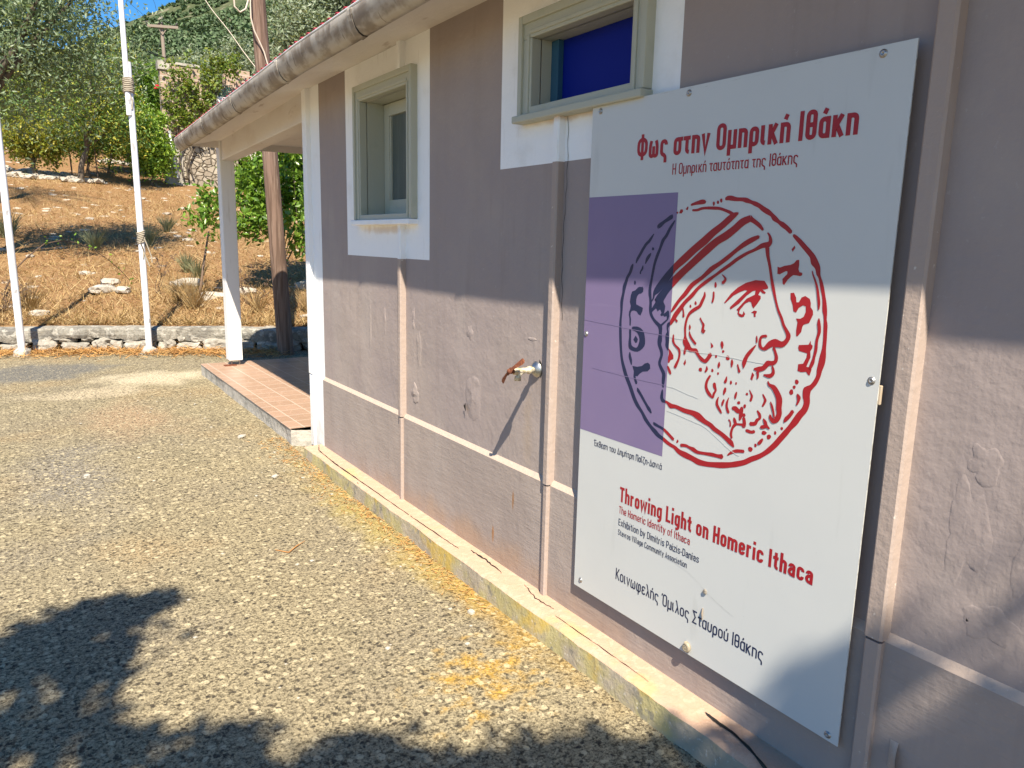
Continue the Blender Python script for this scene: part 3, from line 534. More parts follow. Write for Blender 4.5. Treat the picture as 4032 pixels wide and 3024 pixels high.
EMB = [[[2517,7355,2501,7386,2604,7366,2583,7412,2744,7374,2721,7446,2797,7382,2792,7434],[2548,7271,2543,7305,2652,7270,2638,7309,2749,7292,2734,7331,2855,7293,2849,7337,2976,7285,2974,7334,3079,7279,3086,7324,3183,7253,3199,7294,3284,7214,3312,7257,3330,7177,3376,7221],[3202,7415,3175,7452,3237,7416,3216,7478,3289,7408,3293,7482,3394,7397,3396,7454,3494,7392,3496,7448,3562,7370,3581,7439,3650,7352,3669,7401,3720,7320,3749,7380,3792,7293,3828,7345,3850,7250,3896,7307,3936,7203,3983,7264,4012,7169,4055,7209,4055,7115,4114,7167,4141,7073,4175,7113,4195,7031,4240,7087,4278,6983,4325,7031,4346,6932,4390,6970],[4402,6901,4430,6927,4426,6873,4465,6909,4491,6814,4541,6858,4571,6740,4626,6786,4651,6667,4710,6715,4702,6614,4776,6652,4729,6535,4828,6579,4795,6474,4871,6499,4823,6398,4882,6412,4859,6354,4896,6368,4881,6292,4929,6305,4909,6203,4962,6216,4942,6107,4991,6117,4956,6021,5017,6029,4965,5930,5034,5940,4985,5877,5040,5885,4997,5815,5042,5820,5004,5743,5062,5749,5012,5634,5068,5638,5017,5544,5073,5546,5015,5434,5075,5435,4993,5323,5085,5321,4981,5231,5077,5224,4968,5134,5049,5128,4969,5060,5034,5050,4932,4976,4997,4952,4891,4918,4947,4881,4849,4894,4912,4835,4792,4849,4910,4830,4792,4744,4903,4761,4818,4656,4913,4662,4793,4572,4885,4544,4727,4487,4818,4446,4661,4375,4753,4334,4603,4279,4675,4243,4542,4197,4619,4158,4461,4088,4539,4049,4381,3980,4456,3937,4291,3877,4355,3829,4211,3799,4259,3749,4123,3740,4165,3678,4004,3676,4049,3609,3889,3599,3927,3528,3745,3539,3773,3456,3649,3501,3665,3418,3496,3461,3505,3364,3365,3427,3366,3338,3205,3393,3195,3307,3045,3389,3011,3289,2915,3406,2871,3318,2751,3433,2700,3333,2612,3444,2559,3369,2510,3482,2466,3425,2411,3501,2373,3442,2316,3530,2271,3473,2241,3561,2196,3503,2121,3600,2065,3538,2041,3653,1970,3591,1928,3707,1872,3661,1808,3802,1738,3756,1707,3900,1650,3864,1585,4014,1511,3970,1490,4128,1411,4091,1389,4295,1307,4260,1266,4472,1186,4440,1213,4573,1131,4546,1140,4709,1073,4691,1099,4849,1037,4838,1072,5031,1006,5021,1056,5201,987,5193,1036,5395,978,5391,1047,5579,992,5577,1053,5748,977,5749,1080,5907,1016,5910,1110,6014,1022,6023,1145,6123,1077,6135,1164,6178,1102,6195,1230,6265,1164,6281,1266,6363,1199,6375,1267,6414,1243,6419],[1343,6434,1319,6439,1388,6494,1332,6510,1450,6575,1393,6595,1525,6679,1469,6701,1585,6746,1531,6774,1647,6792,1593,6820,1700,6866,1660,6883,1731,6922,1717,6929],[1839,7014,1785,7050,1890,7039,1823,7090,1969,7099,1923,7139,2062,7137,2009,7187,2129,7170,2060,7217,2136,7211,2095,7229],[2175,7141,2191,7134,2129,7103,2169,7085,2054,7018,2107,6997,1983,6909,2042,6886,1908,6831,1974,6809,1861,6703,1916,6689,1803,6590,1865,6575,1753,6449,1810,6441,1719,6287,1774,6281,1698,6158,1750,6155,1669,6029,1735,6028,1677,5910,1746,5916,1694,5867,1753,5874,1707,5776,1766,5781,1705,5682,1774,5690,1733,5585,1794,5604,1803,5504,1852,5533,1886,5436,1943,5479,1947,5392,2036,5423,1969,5301,2041,5308,1950,5185,2054,5192,1962,5098,2041,5116,2014,5010,2084,5029,2034,4939,2094,4941,2001,4843,2064,4842,2000,4775,2059,4792,2043,4705,2107,4735,2100,4625,2177,4647,2101,4538,2177,4547,2110,4456,2166,4464,2128,4406,2157,4410],[1570,6430,1551,6434,1626,6499,1565,6517,1669,6555,1612,6579,1688,6603,1668,6612],[1493,6397,1516,6394,1471,6348,1513,6338,1438,6299,1470,6291,1433,6263,1470,6262],[1319,5285,1334,5345,1412,5263,1469,5354,1465,5232,1595,5298,1514,5151,1648,5175,1502,5069,1644,5040,1453,4990,1485,4924,1344,5004,1276,4942,1312,5060,1242,5049,1304,5155,1251,5150,1295,5276,1242,5270,1275,5298,1257,5296],[1278,4884,1303,4887,1264,4818,1326,4831,1293,4747,1355,4763,1336,4676,1360,4682],[1521,4286,1544,4295,1525,4236,1581,4267,1612,4159,1662,4190,1688,4082,1738,4112,1762,4010,1811,4041,1810,3956,1873,3995,1881,3911,1912,3930],[1959,3758,1978,3773,1977,3724,2013,3770,2066,3707,2092,3750,2180,3686,2210,3727,2258,3650,2300,3693,2358,3596,2401,3638,2423,3557,2468,3601],[2622,3492,2622,3550,2721,3514,2733,3567,2792,3506,2814,3553,2874,3483,2913,3552,2974,3465,2993,3523,3139,3485,3144,3536,3277,3497,3286,3560,3388,3506,3396,3563,3484,3506,3490,3589],[3598,3589,3582,3602,3665,3633,3638,3665,3747,3673,3731,3723,3829,3694,3826,3745,3884,3702,3885,3755],[2118,4363,2142,4365,2099,4302,2156,4308,2092,4224,2158,4243,2137,4155,2187,4207,2237,4154,2264,4194,2329,4088,2371,4169,2447,4106,2469,4170,2631,4073,2658,4149,2808,4064,2841,4150,2909,4030,2979,4132,3053,3987,3104,4062,3185,3957,3234,4025,3272,3911,3323,3977,3417,3868,3461,3930,3525,3816,3578,3880,3604,3771,3669,3835,3684,3743,3704,3760],[3429,7241,3449,7214,3350,7233,3406,7174,3252,7185,3335,7116,3118,7087,3201,7016,2935,6979,3031,6901,2774,6863,2884,6777,2576,6727,2684,6645,2368,6571,2482,6490,2159,6402,2267,6339,1957,6206,2100,6138,1810,6030,1925,5978,1782,5938,1835,5924,1781,5876,1815,5869,1736,5797,1757,5791],[3918,6997,3888,6975,3861,7065,3815,7024,3782,7119,3740,7069,3707,7164,3662,7104],[3656,7194,3708,7113,3567,7170,3631,7081,3472,7129,3560,7046,3354,7038,3443,6960,3195,6945,3286,6853,3030,6860,3122,6774,2843,6732,2951,6648,2713,6632,2820,6553,2527,6486,2632,6411,2359,6360,2469,6286,2169,6208,2293,6135,2009,6048,2138,5985,1877,5918,2040,5850,1824,5840,1977,5782],[2176,5502,2219,5491,2144,5466,2211,5455,2144,5401,2181,5403,2158,5345,2195,5348,2127,5285,2205,5291,2139,5182,2217,5190,2141,5110,2211,5124,2190,5046,2227,5058],[2206,4770,2238,4783,2241,4691,2295,4714,2277,4653,2313,4668],[3827,6912,3856,6868,3714,6881,3760,6820,3570,6809,3624,6752,3431,6710,3479,6668,3284,6608,3337,6561,3136,6513,3187,6464,2975,6427,3040,6372,2813,6287,2866,6245,2604,6160,2670,6115,2468,6007,2540,5969,2352,5886,2407,5858,2254,5765,2313,5741,2211,5678,2231,5671],[3980,6937,4000,6949,4010,6894,4049,6905,4017,6829,4080,6817,3981,6816,4033,6744,3896,6796,3933,6733,3775,6724,3803,6685,3632,6667,3663,6628,3461,6579,3501,6538,3352,6505,3394,6465,3192,6405,3231,6369,3093,6336,3128,6304,2907,6227,2952,6187,2747,6113,2794,6081,2621,5994,2683,5957,2487,5876,2545,5843,2397,5782,2472,5748,2296,5673,2381,5640,2243,5587,2325,5559,2188,5485,2243,5466],[2457,5754,2489,5760,2478,5690,2510,5695,2476,5624,2523,5628],[2318,5558,2344,5574,2343,5522,2385,5548],[3968,6734,4038,6739,3994,6627,4051,6635,4051,6474,4096,6482,4098,6302,4143,6311,4137,6177,4187,6189,4210,5992,4245,6001,4262,5868,4299,5882,4323,5766,4362,5782,4366,5672,4407,5690,4415,5597,4463,5622,4444,5540,4515,5552,4433,5491,4496,5463,4377,5449,4408,5372,4271,5474,4283,5357,4159,5421,4216,5349,4088,5334,4112,5285,4054,5341,4011,5311,4037,5405,3989,5403,4052,5463,4018,5490,4123,5474,4111,5517],[4235,5335,4277,5353,4271,5272,4312,5287,4288,5210,4343,5217,4278,5166,4331,5140,4238,5152,4262,5088,4155,5142,4206,5079,4091,5061,4142,5010,4026,5039,4046,4967,3950,5006,3953,4976],[3989,4954,4042,4966,4010,4898,4046,4902,4002,4865,4037,4862],[4247,5072,4274,5082,4261,5016,4307,5025,4250,4982,4304,4958,4216,4960,4230,4903,4129,4944,4126,4919],[3939,5345,3954,5336,3839,5257,3889,5231,3767,5163,3829,5144,3727,5058,3801,5053,3750,4977,3769,4978],[3940,5476,3957,5478,3940,5426,3971,5429,3947,5381,3969,5383],[4919,5822,4935,5824,4909,5751,4960,5757,4927,5645,4976,5645,4908,5532,4949,5530,4904,5401,4950,5400,4888,5287,4929,5284,4867,5223,4922,5212,4844,5148,4888,5137],[4751,6441,4765,6444,4766,6389,4787,6396,4815,6290,4842,6299,4846,6202,4882,6209,4876,6067,4917,6073,4887,6008,4926,6011,4899,5941,4919,5941],[4697,4744,4721,4759,4706,4703,4764,4722,4714,4665,4756,4663,4701,4604,4727,4599],[4546,4315,4528,4321,4593,4356,4538,4383,4646,4423,4596,4447,4685,4492,4632,4512],[4157,3894,4115,3918,4198,3940,4150,3963,4216,3989,4185,3999],[4199,4843,4221,4855,4220,4791,4251,4824,4282,4756,4335,4813,4334,4692,4413,4740,4375,4611,4473,4640,4386,4488,4477,4506,4403,4418,4488,4421,4376,4350,4452,4315,4365,4332,4355,4260,4333,4348,4285,4313,4307,4379,4279,4368],[4275,4560,4290,4567,4297,4497,4332,4512,4330,4414,4363,4426,4352,4348,4380,4357],[4178,4289,4196,4301,4196,4236,4248,4266,4224,4188,4266,4222,4293,4160,4311,4182],[4239,4216,4253,4174,4173,4197,4191,4145,4146,4178,4160,4140],[4056,4381,4081,4398,4085,4329,4134,4353,4098,4295,4144,4288,4052,4263,4100,4239,4025,4216,4065,4170,3955,4200,3966,4139],[4129,4643,4148,4654,4151,4600,4183,4616,4166,4561,4213,4562,4135,4476,4166,4469],[3893,4665,3907,4672,3913,4620,3940,4633,3929,4581,3970,4587,3910,4515,3954,4512],[3891,4034,3902,4077,3927,4027,3942,4080,3992,4027,3991,4074,4054,4049,4036,4096],[3620,4305,3614,4368,3645,4309,3679,4382,3713,4278,3734,4353,3807,4319,3751,4355,3815,4381,3759,4381],[3741,4333,3817,4341,3744,4239,3807,4243,3747,4186,3778,4185],[3771,4251,3775,4294,3846,4248,3852,4306],[3807,4223,3862,4241,3823,4157,3885,4168,3797,4108,3883,4105],[3857,4152,3857,4110,3722,4129,3726,4098,3660,4107,3701,4079,3619,4033,3662,4028,3600,3937,3646,3945,3623,3873,3661,3887],[3642,4189,3672,4202,3647,4143,3701,4169,3685,4088,3726,4109],[3549,4139,3576,4158,3580,4112,3605,4122,3583,4050,3615,4057],[3117,4770,3154,4759,3056,4677,3106,4670,3041,4578,3096,4589,3076,4497,3131,4527,3143,4437,3187,4477,3229,4419,3203,4448,3259,4499,3214,4507,3287,4554,3246,4550,3271,4612,3212,4592,3259,4662,3199,4647],[3450,4800,3468,4799,3424,4746,3473,4742,3409,4708,3460,4701],[3430,4622,3469,4621,3414,4573,3468,4571,3413,4518,3439,4517],[3653,4596,3680,4595,3632,4546,3677,4546,3633,4497,3665,4498],[3322,4461,3338,4459,3286,4395,3332,4397,3290,4321,3340,4343,3357,4244,3397,4270,3399,4213,3422,4228],[3425,4440,3456,4435,3397,4386,3441,4383,3399,4340,3426,4340],[3523,4487,3536,4485,3484,4411,3523,4411,3482,4330,3526,4342,3515,4256,3560,4279,3542,4244,3563,4258],[3045,4898,3061,4901,3036,4857,3083,4855,3015,4813,3051,4804],[3287,5004,3301,5005,3268,4955,3319,4957,3277,4910,3297,4910],[3525,5074,3544,5076,3515,5021,3564,5026,3528,4959,3548,4961],[3634,5008,3660,5017,3652,4953,3683,4964,3665,4901,3713,4918],[3298,5313,3337,5319,3297,5264,3356,5275,3325,5216,3346,5219],[2900,6044,2919,6044,2886,5989,2935,5981,2838,5905,2897,5888,2800,5833,2849,5803,2693,5775,2739,5735,2596,5692,2645,5670,2548,5580,2594,5575,2529,5453,2576,5455,2543,5319,2587,5324,2518,5229,2625,5259,2572,5141,2674,5203,2683,5084,2721,5146,2781,5087,2827,5147,2846,5033,2890,5064,2922,4967,2968,5019,3032,4947,3003,5005,3113,5031,3049,5058,3148,5087,3073,5108],[2576,5156,2644,5140,2553,5091,2604,5085,2551,5031,2595,5032],[3072,6055,3104,6056,3073,5977,3111,5976,3057,5903,3094,5899],[2635,5506,2653,5509,2632,5467,2672,5471,2641,5430,2661,5431],[2638,5400,2655,5405,2646,5336,2686,5351,2696,5271,2736,5296,2776,5207,2813,5234],[2841,5631,2866,5642,2876,5579,2903,5592,2905,5531,2954,5541,2896,5467,2947,5473,2893,5418,2985,5449],[2294,5308,2322,5310,2284,5208,2333,5218,2336,5139,2370,5161,2419,5080,2465,5106,2445,5026,2490,5032,2434,4938,2478,4935,2389,4856,2446,4846,2355,4789,2415,4778],[3222,6321,3233,6330,3265,6278,3296,6295,3274,6257,3320,6246,3225,6217,3273,6188]],[[2195,7262,2224,7277,2248,7261,2227,7236],[2263,7260,2288,7308,2337,7307,2346,7274,2316,7243,2271,7246],[2396,7310,2439,7351,2455,7335,2444,7293,2407,7299],[2987,7375,2981,7358,2974,7346,2960,7343,2951,7355,2944,7377,2943,7395,2955,7406,2967,7409,2981,7397],[3067,7393,3066,7376,3052,7369,3039,7369,3023,7377,3019,7395,3024,7411,3033,7419,3049,7419,3059,7411],[3126,7416,3125,7397,3116,7388,3100,7387,3089,7397,3079,7418,3082,7437,3095,7446,3109,7447,3124,7437],[1751,6683,1748,6669,1731,6657,1714,6656,1695,6667,1693,6682,1698,6696,1709,6707,1728,6708,1740,6697],[1354,6102,1348,6083,1337,6066,1322,6064,1308,6079,1306,6100,1306,6120,1316,6136,1331,6138,1344,6123],[1449,6040,1501,6037,1516,6050,1545,6011,1541,5958,1493,5925,1442,5916,1403,5878,1382,5817,1388,5735,1555,5688,1551,5635,1507,5552,1454,5567,1407,5611,1345,5624,1285,5613,1258,5574,1257,5526,1279,5468,1276,5352,1244,5355,1234,5475,1212,5534,1216,5595,1239,5633,1252,5694,1223,5764,1238,5873,1267,5946,1351,5975,1400,6020],[1360,5119,1415,5198,1475,5139,1459,5083,1417,5065],[1371,4657,1494,4660,1612,4693,1676,4744,1750,4770,1802,4745,1816,4675,1754,4618,1637,4594,1572,4554,1516,4496,1464,4488,1486,4436,1519,4393,1510,4354,1475,4349,1445,4393,1412,4473,1413,4572],[2517,3531,2521,3573,2545,3602,2570,3579,2550,3545],[1771,5700,1881,5847,2039,5870,2035,5824,2081,5759,2072,5679,2060,5632,2097,5658,2149,5699,2176,5676,2186,5598,2163,5539,2030,5423,1989,5442,2131,5547,2126,5598,2072,5582,2047,5602,2008,5587,1975,5602,2003,5644,1967,5693,1936,5679,1914,5654,1869,5706,1777,5631],[2220,5071,2261,5047,2330,4976,2335,4914,2275,4888,2244,4832,2216,4840,2210,4914,2227,4985],[3920,4940,3960,4905,3941,4856,3932,4818,3896,4833,3904,4876],[3304,5913,3415,6050,3534,6149,3678,6228,3845,6276,4001,6274,4067,6200,4076,6171,4025,6153,3978,6150,4041,6110,4026,6090,3983,6097,3945,6124,3914,6068,3958,6056,3962,6016,3904,5933,3850,5869,3822,5897,3798,5955,3766,5962,3695,5927,3605,5823,3597,5777,3649,5761,3667,5773,3675,5814,3711,5776,3690,5734,3653,5720,3601,5731,3566,5769,3575,5805,3544,5823,3713,5999,3854,6068,3860,6128,3812,6116,3709,6044,3583,5918,3438,5820,3417,5834,3422,5855,3645,6055,3714,6115,3676,6122,3579,6086,3469,6028,3319,5898],[3813,5805,3865,5840,3914,5834,3911,5809,3896,5793,3899,5748,3868,5748,3857,5799],[4200,6481,4241,6470,4311,6496,4409,6513,4462,6538,4500,6581,4540,6585,4546,6513,4541,6457,4561,6421,4605,6413,4608,6381,4578,6366,4523,6373,4468,6375,4432,6350,4387,6310,4334,6233,4309,6249,4297,6315,4368,6385,4370,6418,4347,6426,4293,6400,4245,6375,4207,6382],[4450,6131,4505,6138,4544,6076,4557,6011,4594,6014,4630,6082,4686,6106,4759,6072,4781,6018,4784,5963,4823,5920,4832,5865,4784,5749,4702,5717,4684,5683,4675,5615,4623,5548,4601,5550,4593,5626,4602,5741,4573,5790,4640,5793,4690,5824,4715,5892,4709,5966,4663,5977,4602,5939,4566,5870,4521,5885,4501,5969,4459,6051],[4657,5433,4805,5456,4833,5515,4841,5469,4872,5450,4868,5412,4844,5371,4855,5288,4814,5178,4806,5153,4849,5150,4878,5177,4889,5122,4867,5038,4839,5048,4809,5082,4730,5065,4674,5075,4675,5169,4749,5187,4793,5279,4797,5336,4666,5353,4650,5394],[4403,6724,4447,6775,4461,6743,4424,6687],[4711,4926,4703,4901,4690,4888,4670,4888,4655,4897,4651,4916,4649,4940,4664,4953,4682,4953,4699,4945],[4669,4845,4665,4829,4657,4819,4641,4815,4631,4821,4622,4836,4623,4852,4637,4863,4651,4867,4666,4861],[4637,4771,4639,4749,4622,4731,4603,4723,4583,4735,4572,4759,4581,4783,4594,4800,4615,4808,4630,4796],[4529,4223,4526,4207,4518,4197,4502,4196,4493,4203,4484,4213,4486,4230,4499,4241,4512,4241,4526,4236],[4425,4138,4422,4120,4412,4106,4400,4106,4388,4115,4386,4129,4387,4146,4394,4159,4407,4160,4416,4150],[4344,4058,4332,4034,4317,4018,4294,4009,4276,4017,4269,4041,4268,4062,4287,4079,4309,4088,4331,4080],[4110,3876,4104,3855,4094,3842,4079,3842,4067,3850,4064,3865,4063,3883,4074,3897,4088,3897,4101,3889],[4044,3800,4032,3771,4016,3754,3988,3751,3969,3760,3961,3780,3959,3805,3982,3824,4007,3826,4032,3819],[3878,4605,3879,4592,3867,4583,3854,4581,3840,4584,3834,4597,3840,4612,3849,4620,3864,4623,3873,4618],[3858,4416,3856,4399,3847,4383,3831,4378,3819,4388,3808,4406,3813,4424,3826,4439,3840,4445,3856,4435],[3748,4449,3748,4433,3733,4423,3715,4418,3698,4422,3687,4438,3696,4455,3710,4465,3729,4470,3744,4466],[4264,4101,4253,4080,4230,4061,4203,4058,4177,4065,4175,4081,4176,4101,4196,4118,4224,4122,4246,4114],[3569,4727,3566,4710,3555,4695,3542,4691,3528,4702,3525,4720,3527,4736,3535,4751,3549,4755,3560,4743],[3660,4729,3659,4718,3650,4708,3640,4704,3629,4711,3627,4724,3630,4736,3636,4745,3646,4749,3654,4741],[2961,4833,2962,4811,2944,4799,2922,4796,2902,4802,2888,4822,2899,4845,2916,4857,2939,4860,2957,4853],[3194,4855,3190,4836,3178,4826,3164,4825,3150,4832,3148,4848,3149,4867,3158,4877,3174,4877,3184,4870],[3306,4824,3301,4809,3293,4801,3281,4798,3273,4804,3269,4818,3268,4832,3278,4840,3289,4842,3300,4838],[3243,5083,3243,5069,3232,5057,3219,5052,3206,5061,3200,5077,3206,5092,3214,5103,3228,5108,3237,5099],[3486,5092,3486,5067,3465,5053,3444,5051,3420,5059,3413,5082,3422,5108,3435,5121,3460,5122,3475,5113],[3380,5176,3372,5162,3362,5153,3347,5149,3335,5155,3332,5169,3331,5182,3343,5191,3358,5195,3371,5189],[2757,5861,2758,5842,2745,5830,2731,5832,2716,5842,2711,5858,2717,5878,2725,5890,2740,5888,2750,5877],[2652,5804,2651,5787,2640,5778,2628,5779,2615,5786,2611,5801,2615,5819,2623,5827,2636,5826,2645,5819],[3137,6168,3135,6143,3122,6124,3108,6124,3092,6142,3089,6165,3091,6190,3099,6210,3115,6209,3127,6191],[3093,5284,3145,5247,3157,5219,3106,5189,3107,5237],[2599,4950,2616,4891,2593,4843,2558,4871]]]
UB = 443.0
layer = [0]
def clip_side(poly, left):
    out = []
    for i, a in enumerate(poly):
        b = poly[(i+1) % len(poly)]
        ina = a[0] <= UB if left else a[0] >= UB; inb = b[0] <= UB if left else b[0] >= UB
        if ina: out.append(a)
        if ina != inb:
            t = (UB-a[0])/(b[0]-a[0]); out.append((UB, a[1]+(b[1]-a[1])*t))
    return out
catmull = catmull_
red, navy = MB(), MB()
def put(poly, d):
    us = [p_[0] for p_ in poly]
    for left, tgt in ((True, navy), (False, red)):
        if (left and min(us) > UB) or (not left and max(us) < UB): continue
        c = clip_side(poly, left)
        if len(c) < 3: continue
        area = sum(c[i][0]*c[(i+1) % len(c)][1]-c[(i+1) % len(c)][0]*c[i][1] for i in range(len(c)))
        if abs(area) < .02: continue
        if area < 0: c = c[::-1]
        if len(c) <= 4: tgt.add([sp(u, v, d) for u, v in c], [tuple(range(len(c)))])
        else:
            tris = tessellate_polygon([[Vector((u, v, 0)) for u, v in c]])
            fs = []
            for t in tris:
                a, b, e = (c[i] for i in t)
                fs.append(t if (b[0]-a[0])*(e[1]-a[1])-(b[1]-a[1])*(e[0]-a[0]) > 0 else t[::-1])
            tgt.add([sp(u, v, d) for u, v in c], fs)
for i, s_ in enumerate(EMB[0]):
    d = .0007+.00002*(i % 40)
    P = [tuple(c/5 for c in s_[j:j+4]) for j in range(0, len(s_), 4)]
    P = catmull(P) if len(P) > 2 else P
    for a, b in zip(P, P[1:]): put([(a[0], a[1]), (b[0], b[1]), (b[2], b[3]), (a[2], a[3])], d)
    for e, o in ((P[0], P[1]), (P[-1], P[-2])):                      # rounded ends
        c = ((e[0]+e[2])/2, (e[1]+e[3])/2); r = math.hypot(e[0]-e[2], e[1]-e[3])/2
        if r > .7:
            di = math.atan2(c[1]-(o[1]+o[3])/2, c[0]-(o[0]+o[2])/2)
            put([(c[0]+r*math.cos(di+a)*(.6 if abs(a) < 1.5 else 1), c[1]+r*math.sin(di+a)*(.6 if abs(a) < 1.5 else 1)) for a in (-1.57, -.9, -.3, .3, .9, 1.57)], d)
for i, s_ in enumerate(EMB[1]):
    put([(s_[j]/5, s_[j+1]/5) for j in range(0, len(s_), 2)], .0005+.000012*i if i > 400 else .0006)
# --- lettering: condensed signwriter's alphabet drawn as strokes, cap height 100, lower case 71
def rnd_path(pts, r, closed=False, seg=5):
    out = []; n = len(pts)
    for i, p_ in enumerate(pts):
        if not closed and i in (0, n-1): out.append(p_); continue
        a, b = Vector(pts[i-1]), Vector(pts[(i+1) % n]); c = Vector(p_)
        da, db = (a-c), (b-c); la, lb = da.length, db.length
        if la < 1e-6 or lb < 1e-6: continue
        la2 = la/2 if (closed or 0 < i-1) else la; lb2 = lb/2 if (closed or i+1 < n-1) else lb
        rr = min(r, la2, lb2)
        if rr < .5: out.append(p_); continue
        p0, p1 = c+da.normalized()*rr, c+db.normalized()*rr
        for k in range(seg+1):
            t = k/seg; t1 = 1-t
            # blend of quadratic and circular corner
            q_ = p0*(t1*t1)+c*(2*t*t1*.9)+p1*(t*t)+(p0+p1)*.5*(2*t*t1*.1); out.append((q_.x, q_.y))
    return out
def glyphs(w):
    h = w/2; X = 71-h; Bm = h; C = 100-h; D = -24
    G = {}
    def o(L, R, b, t): return (rnd_path([(L, b), (R, b), (R, t), (L, t)], 99, True), True)
    def p(pts, r=99): return (rnd_path(pts, r), False)
    def ln(*pts): return (list(pts), False)
    wl = 40+w*.15; L = h+1; R = wl-h; M = (L+R)/2
    def low(ch, strokes, wd=None): G[ch] = (wd or wl+1, strokes)
    low('ο', [o(L, R, Bm, X)]); G['o'] = G['ο']
    low('n', [ln((L, 0), (L, 71)), p([(L, X-9), (L+1, X), (R, X), (R, 0)])]); low('η', G['n'][1])
    low('h', [ln((L, 0), (L, 104)), p([(L, X-9), (L+1, X), (R, X), (R, 0)])])
    low('u', [p([(L, 71), (L, Bm), (R, Bm), (R, 12)]), ln((R, 0), (R, 71))]); low('υ', [p([(L, 71), (L, Bm), (R, Bm), (R, 71)])])
    low('μ', [ln((L, D), (L, 71)), p([(L, 14), (L, Bm), (R, Bm), (R, 12)]), ln((R, 0), (R, 71))])
    low('ρ', [(rnd_path([(L, Bm), (R, Bm), (R, X), (L, X)], 99, True), True), ln((L, D), (L, X-16))])
    low('α', [o(L, R, Bm, X), ln((R, 0), (R, 71))]); low('σ', [o(L, R, Bm, X), ln((M, X), (R+h+7, X))], wl+5)
    low('b', [ln((L, 0), (L, 104)), o(L, R, Bm, X)]); low('d', [o(L, R, Bm, X), ln((R, 0), (R, 104))])
    low('g', [o(L, R, Bm, X), p([(R, 71), (R, D+h-2), (L+1, D+h-2)])])
    low('c', [p([(R, X-15), (R, X), (L, X), (L, Bm), (R, Bm), (R, Bm+15)])]); 
    low('ς', [p([(R, X-15), (R, X), (L, X), (L, 12), (R-3, 5), (R-3, D)], 22)])
    low('e', [p([(R, Bm+13), (R, Bm), (L, Bm), (L, X), (R, X), (R, 33)]), ln((R, 33+h*.2), (L, 33+h*.2))])
    low('ε', [p([(R, X-11), (R, X), (L, X), (L, 37), (R-8, 37)], 16), p([(R-8, 37), (L-.5, 37), (L-.5, Bm), (R, Bm), (R, Bm+12)], 18)], wl-1)
    low('s', [p([(R, X-13), (R, X), (L, X), (L, 39), (R, 32), (R, Bm), (L, Bm), (L, Bm+13)], 15)], wl-1)
    low('a', [p([(L+1, X-13), (L+1, X), (R, X), (R, 0)]), p([(R, 42), (L, 42), (L, Bm), (R, Bm+2)])])
    low('τ', [ln((0, X), (wl-6, X)), p([(M-3, X), (M-3, Bm), (M+9, Bm)], 14)], wl-5)
    low('t', [p([(9+h, 92), (9+h, Bm), (24+h, Bm)], 14), ln((1, X), (24+h, X))], 27+h)
    low('f', [p([(9+h, 0), (9+h, C+2), (24+h, C+2)], 14), ln((1, X), (23+h, X))], 26+h)
    low('r', [ln((L, 0), (L, 71)), p([(L, X-10), (L+2, X), (L+20, X)], 14)], 27+h)
    low('ι', [p([(L, 71), (L, Bm), (L+12, Bm)], 12)], 18+h); low('l', [p([(L, 104), (L, Bm), (L+10, Bm)], 12)], 17+h)
    low('i', [ln((L, 0), (L, 71)), ln((L, 86), (L, 86+w*1.05))], w+4)
    low('ν', [ln((h*.9, 71), (wl/2, 1), (wl-h*.9, 71))], wl); G['v'] = G['ν']
    low('y', [ln((h*.9, 71), (wl/2+1, 4)), ln((wl-h*.9, 71), (wl/2-3, -14), (wl/2-12, D+h))], wl)
    low('w', [ln((h*.9, 71), (16, 2), (30, 62), (44, 2), (60-h*.9, 71))], 61)
    low('κ', [ln((L, 0), (L, 71)), ln((L+2, 29), (wl-h, 71)), ln((L+8, 38), (wl-h+2, 0))], wl+1)
    low('x', [ln((h, 71), (wl-h, 0)), ln((wl-h, 71), (h, 0))], wl)
    low('z', [ln((2, X), (wl-4, X), (3, Bm), (wl-2, Bm))], wl)
    low('m', [ln((L, 0), (L, 71)), p([(L, X-9), (L+1, X), (L+25, X), (L+25, 0)]), p([(L+25, X-12), (L+25, X), (L+50, X), (L+50, 0)])], L+50+h+2)
    low('ω', [p([(L+7, 71), (L, X-12), (L, Bm), (29, Bm), (29, 48)], 14), p([(29, 48), (29, Bm), (58-L, Bm), (58-L, X-12), (58-L-7, 71)], 14)], 60)
    low('φ', [p([(L+7, 71), (L, X-12), (L, Bm), (54-L, Bm), (54-L, X), (27, X), (27, D)], 16)], 56)
    low('λ', [p([(3, 100), (11, 96), (wl-h, 0)], 5), ln((wl*.55, 52), (h, 0))], wl)
    low('θ', [o(L, R, Bm, C), ln((L, 50), (R, 50))]); low('ζ', [ln((4, C), (wl-5, C)), p([(wl-6, C), (L, 40), (L, 10), (R-3, 4), (R-3, D)], 18)], wl-2)
    cw = 44+w*.15; RC = cw-h; MC = (L+RC)/2
    def cap(ch, s_, wd=None): G[ch] = (wd or cw+1, s_)
    cap('Ο', [o(L, RC, Bm, C)]); cap('Φ', [o(L, L+46, 10+h, 90-h), ln((L+23, -4), (L+23, 104))], L+46+h+1)
    cap('Ι', [ln((L, 0), (L, 100))], w+4); G['I'] = G['Ι']
    cap('Η', [ln((L, 0), (L, 100)), ln((RC, 0), (RC, 100)), ln((L, 51), (RC, 51))]); G['H'] = G['Η']
    cap('T', [ln((1, C), (cw-3, C)), ln((cw/2-1, C), (cw/2-1, 0))], cw-2); cap('L', [ln((L, 100), (L, Bm), (cw-7, Bm))], cw-6)
    cap('E', [ln((cw-6, C), (L, C), (L, Bm), (cw-6, Bm)), ln((L, 51), (cw-9, 51))], cw-4); G['Ε'] = G['E']
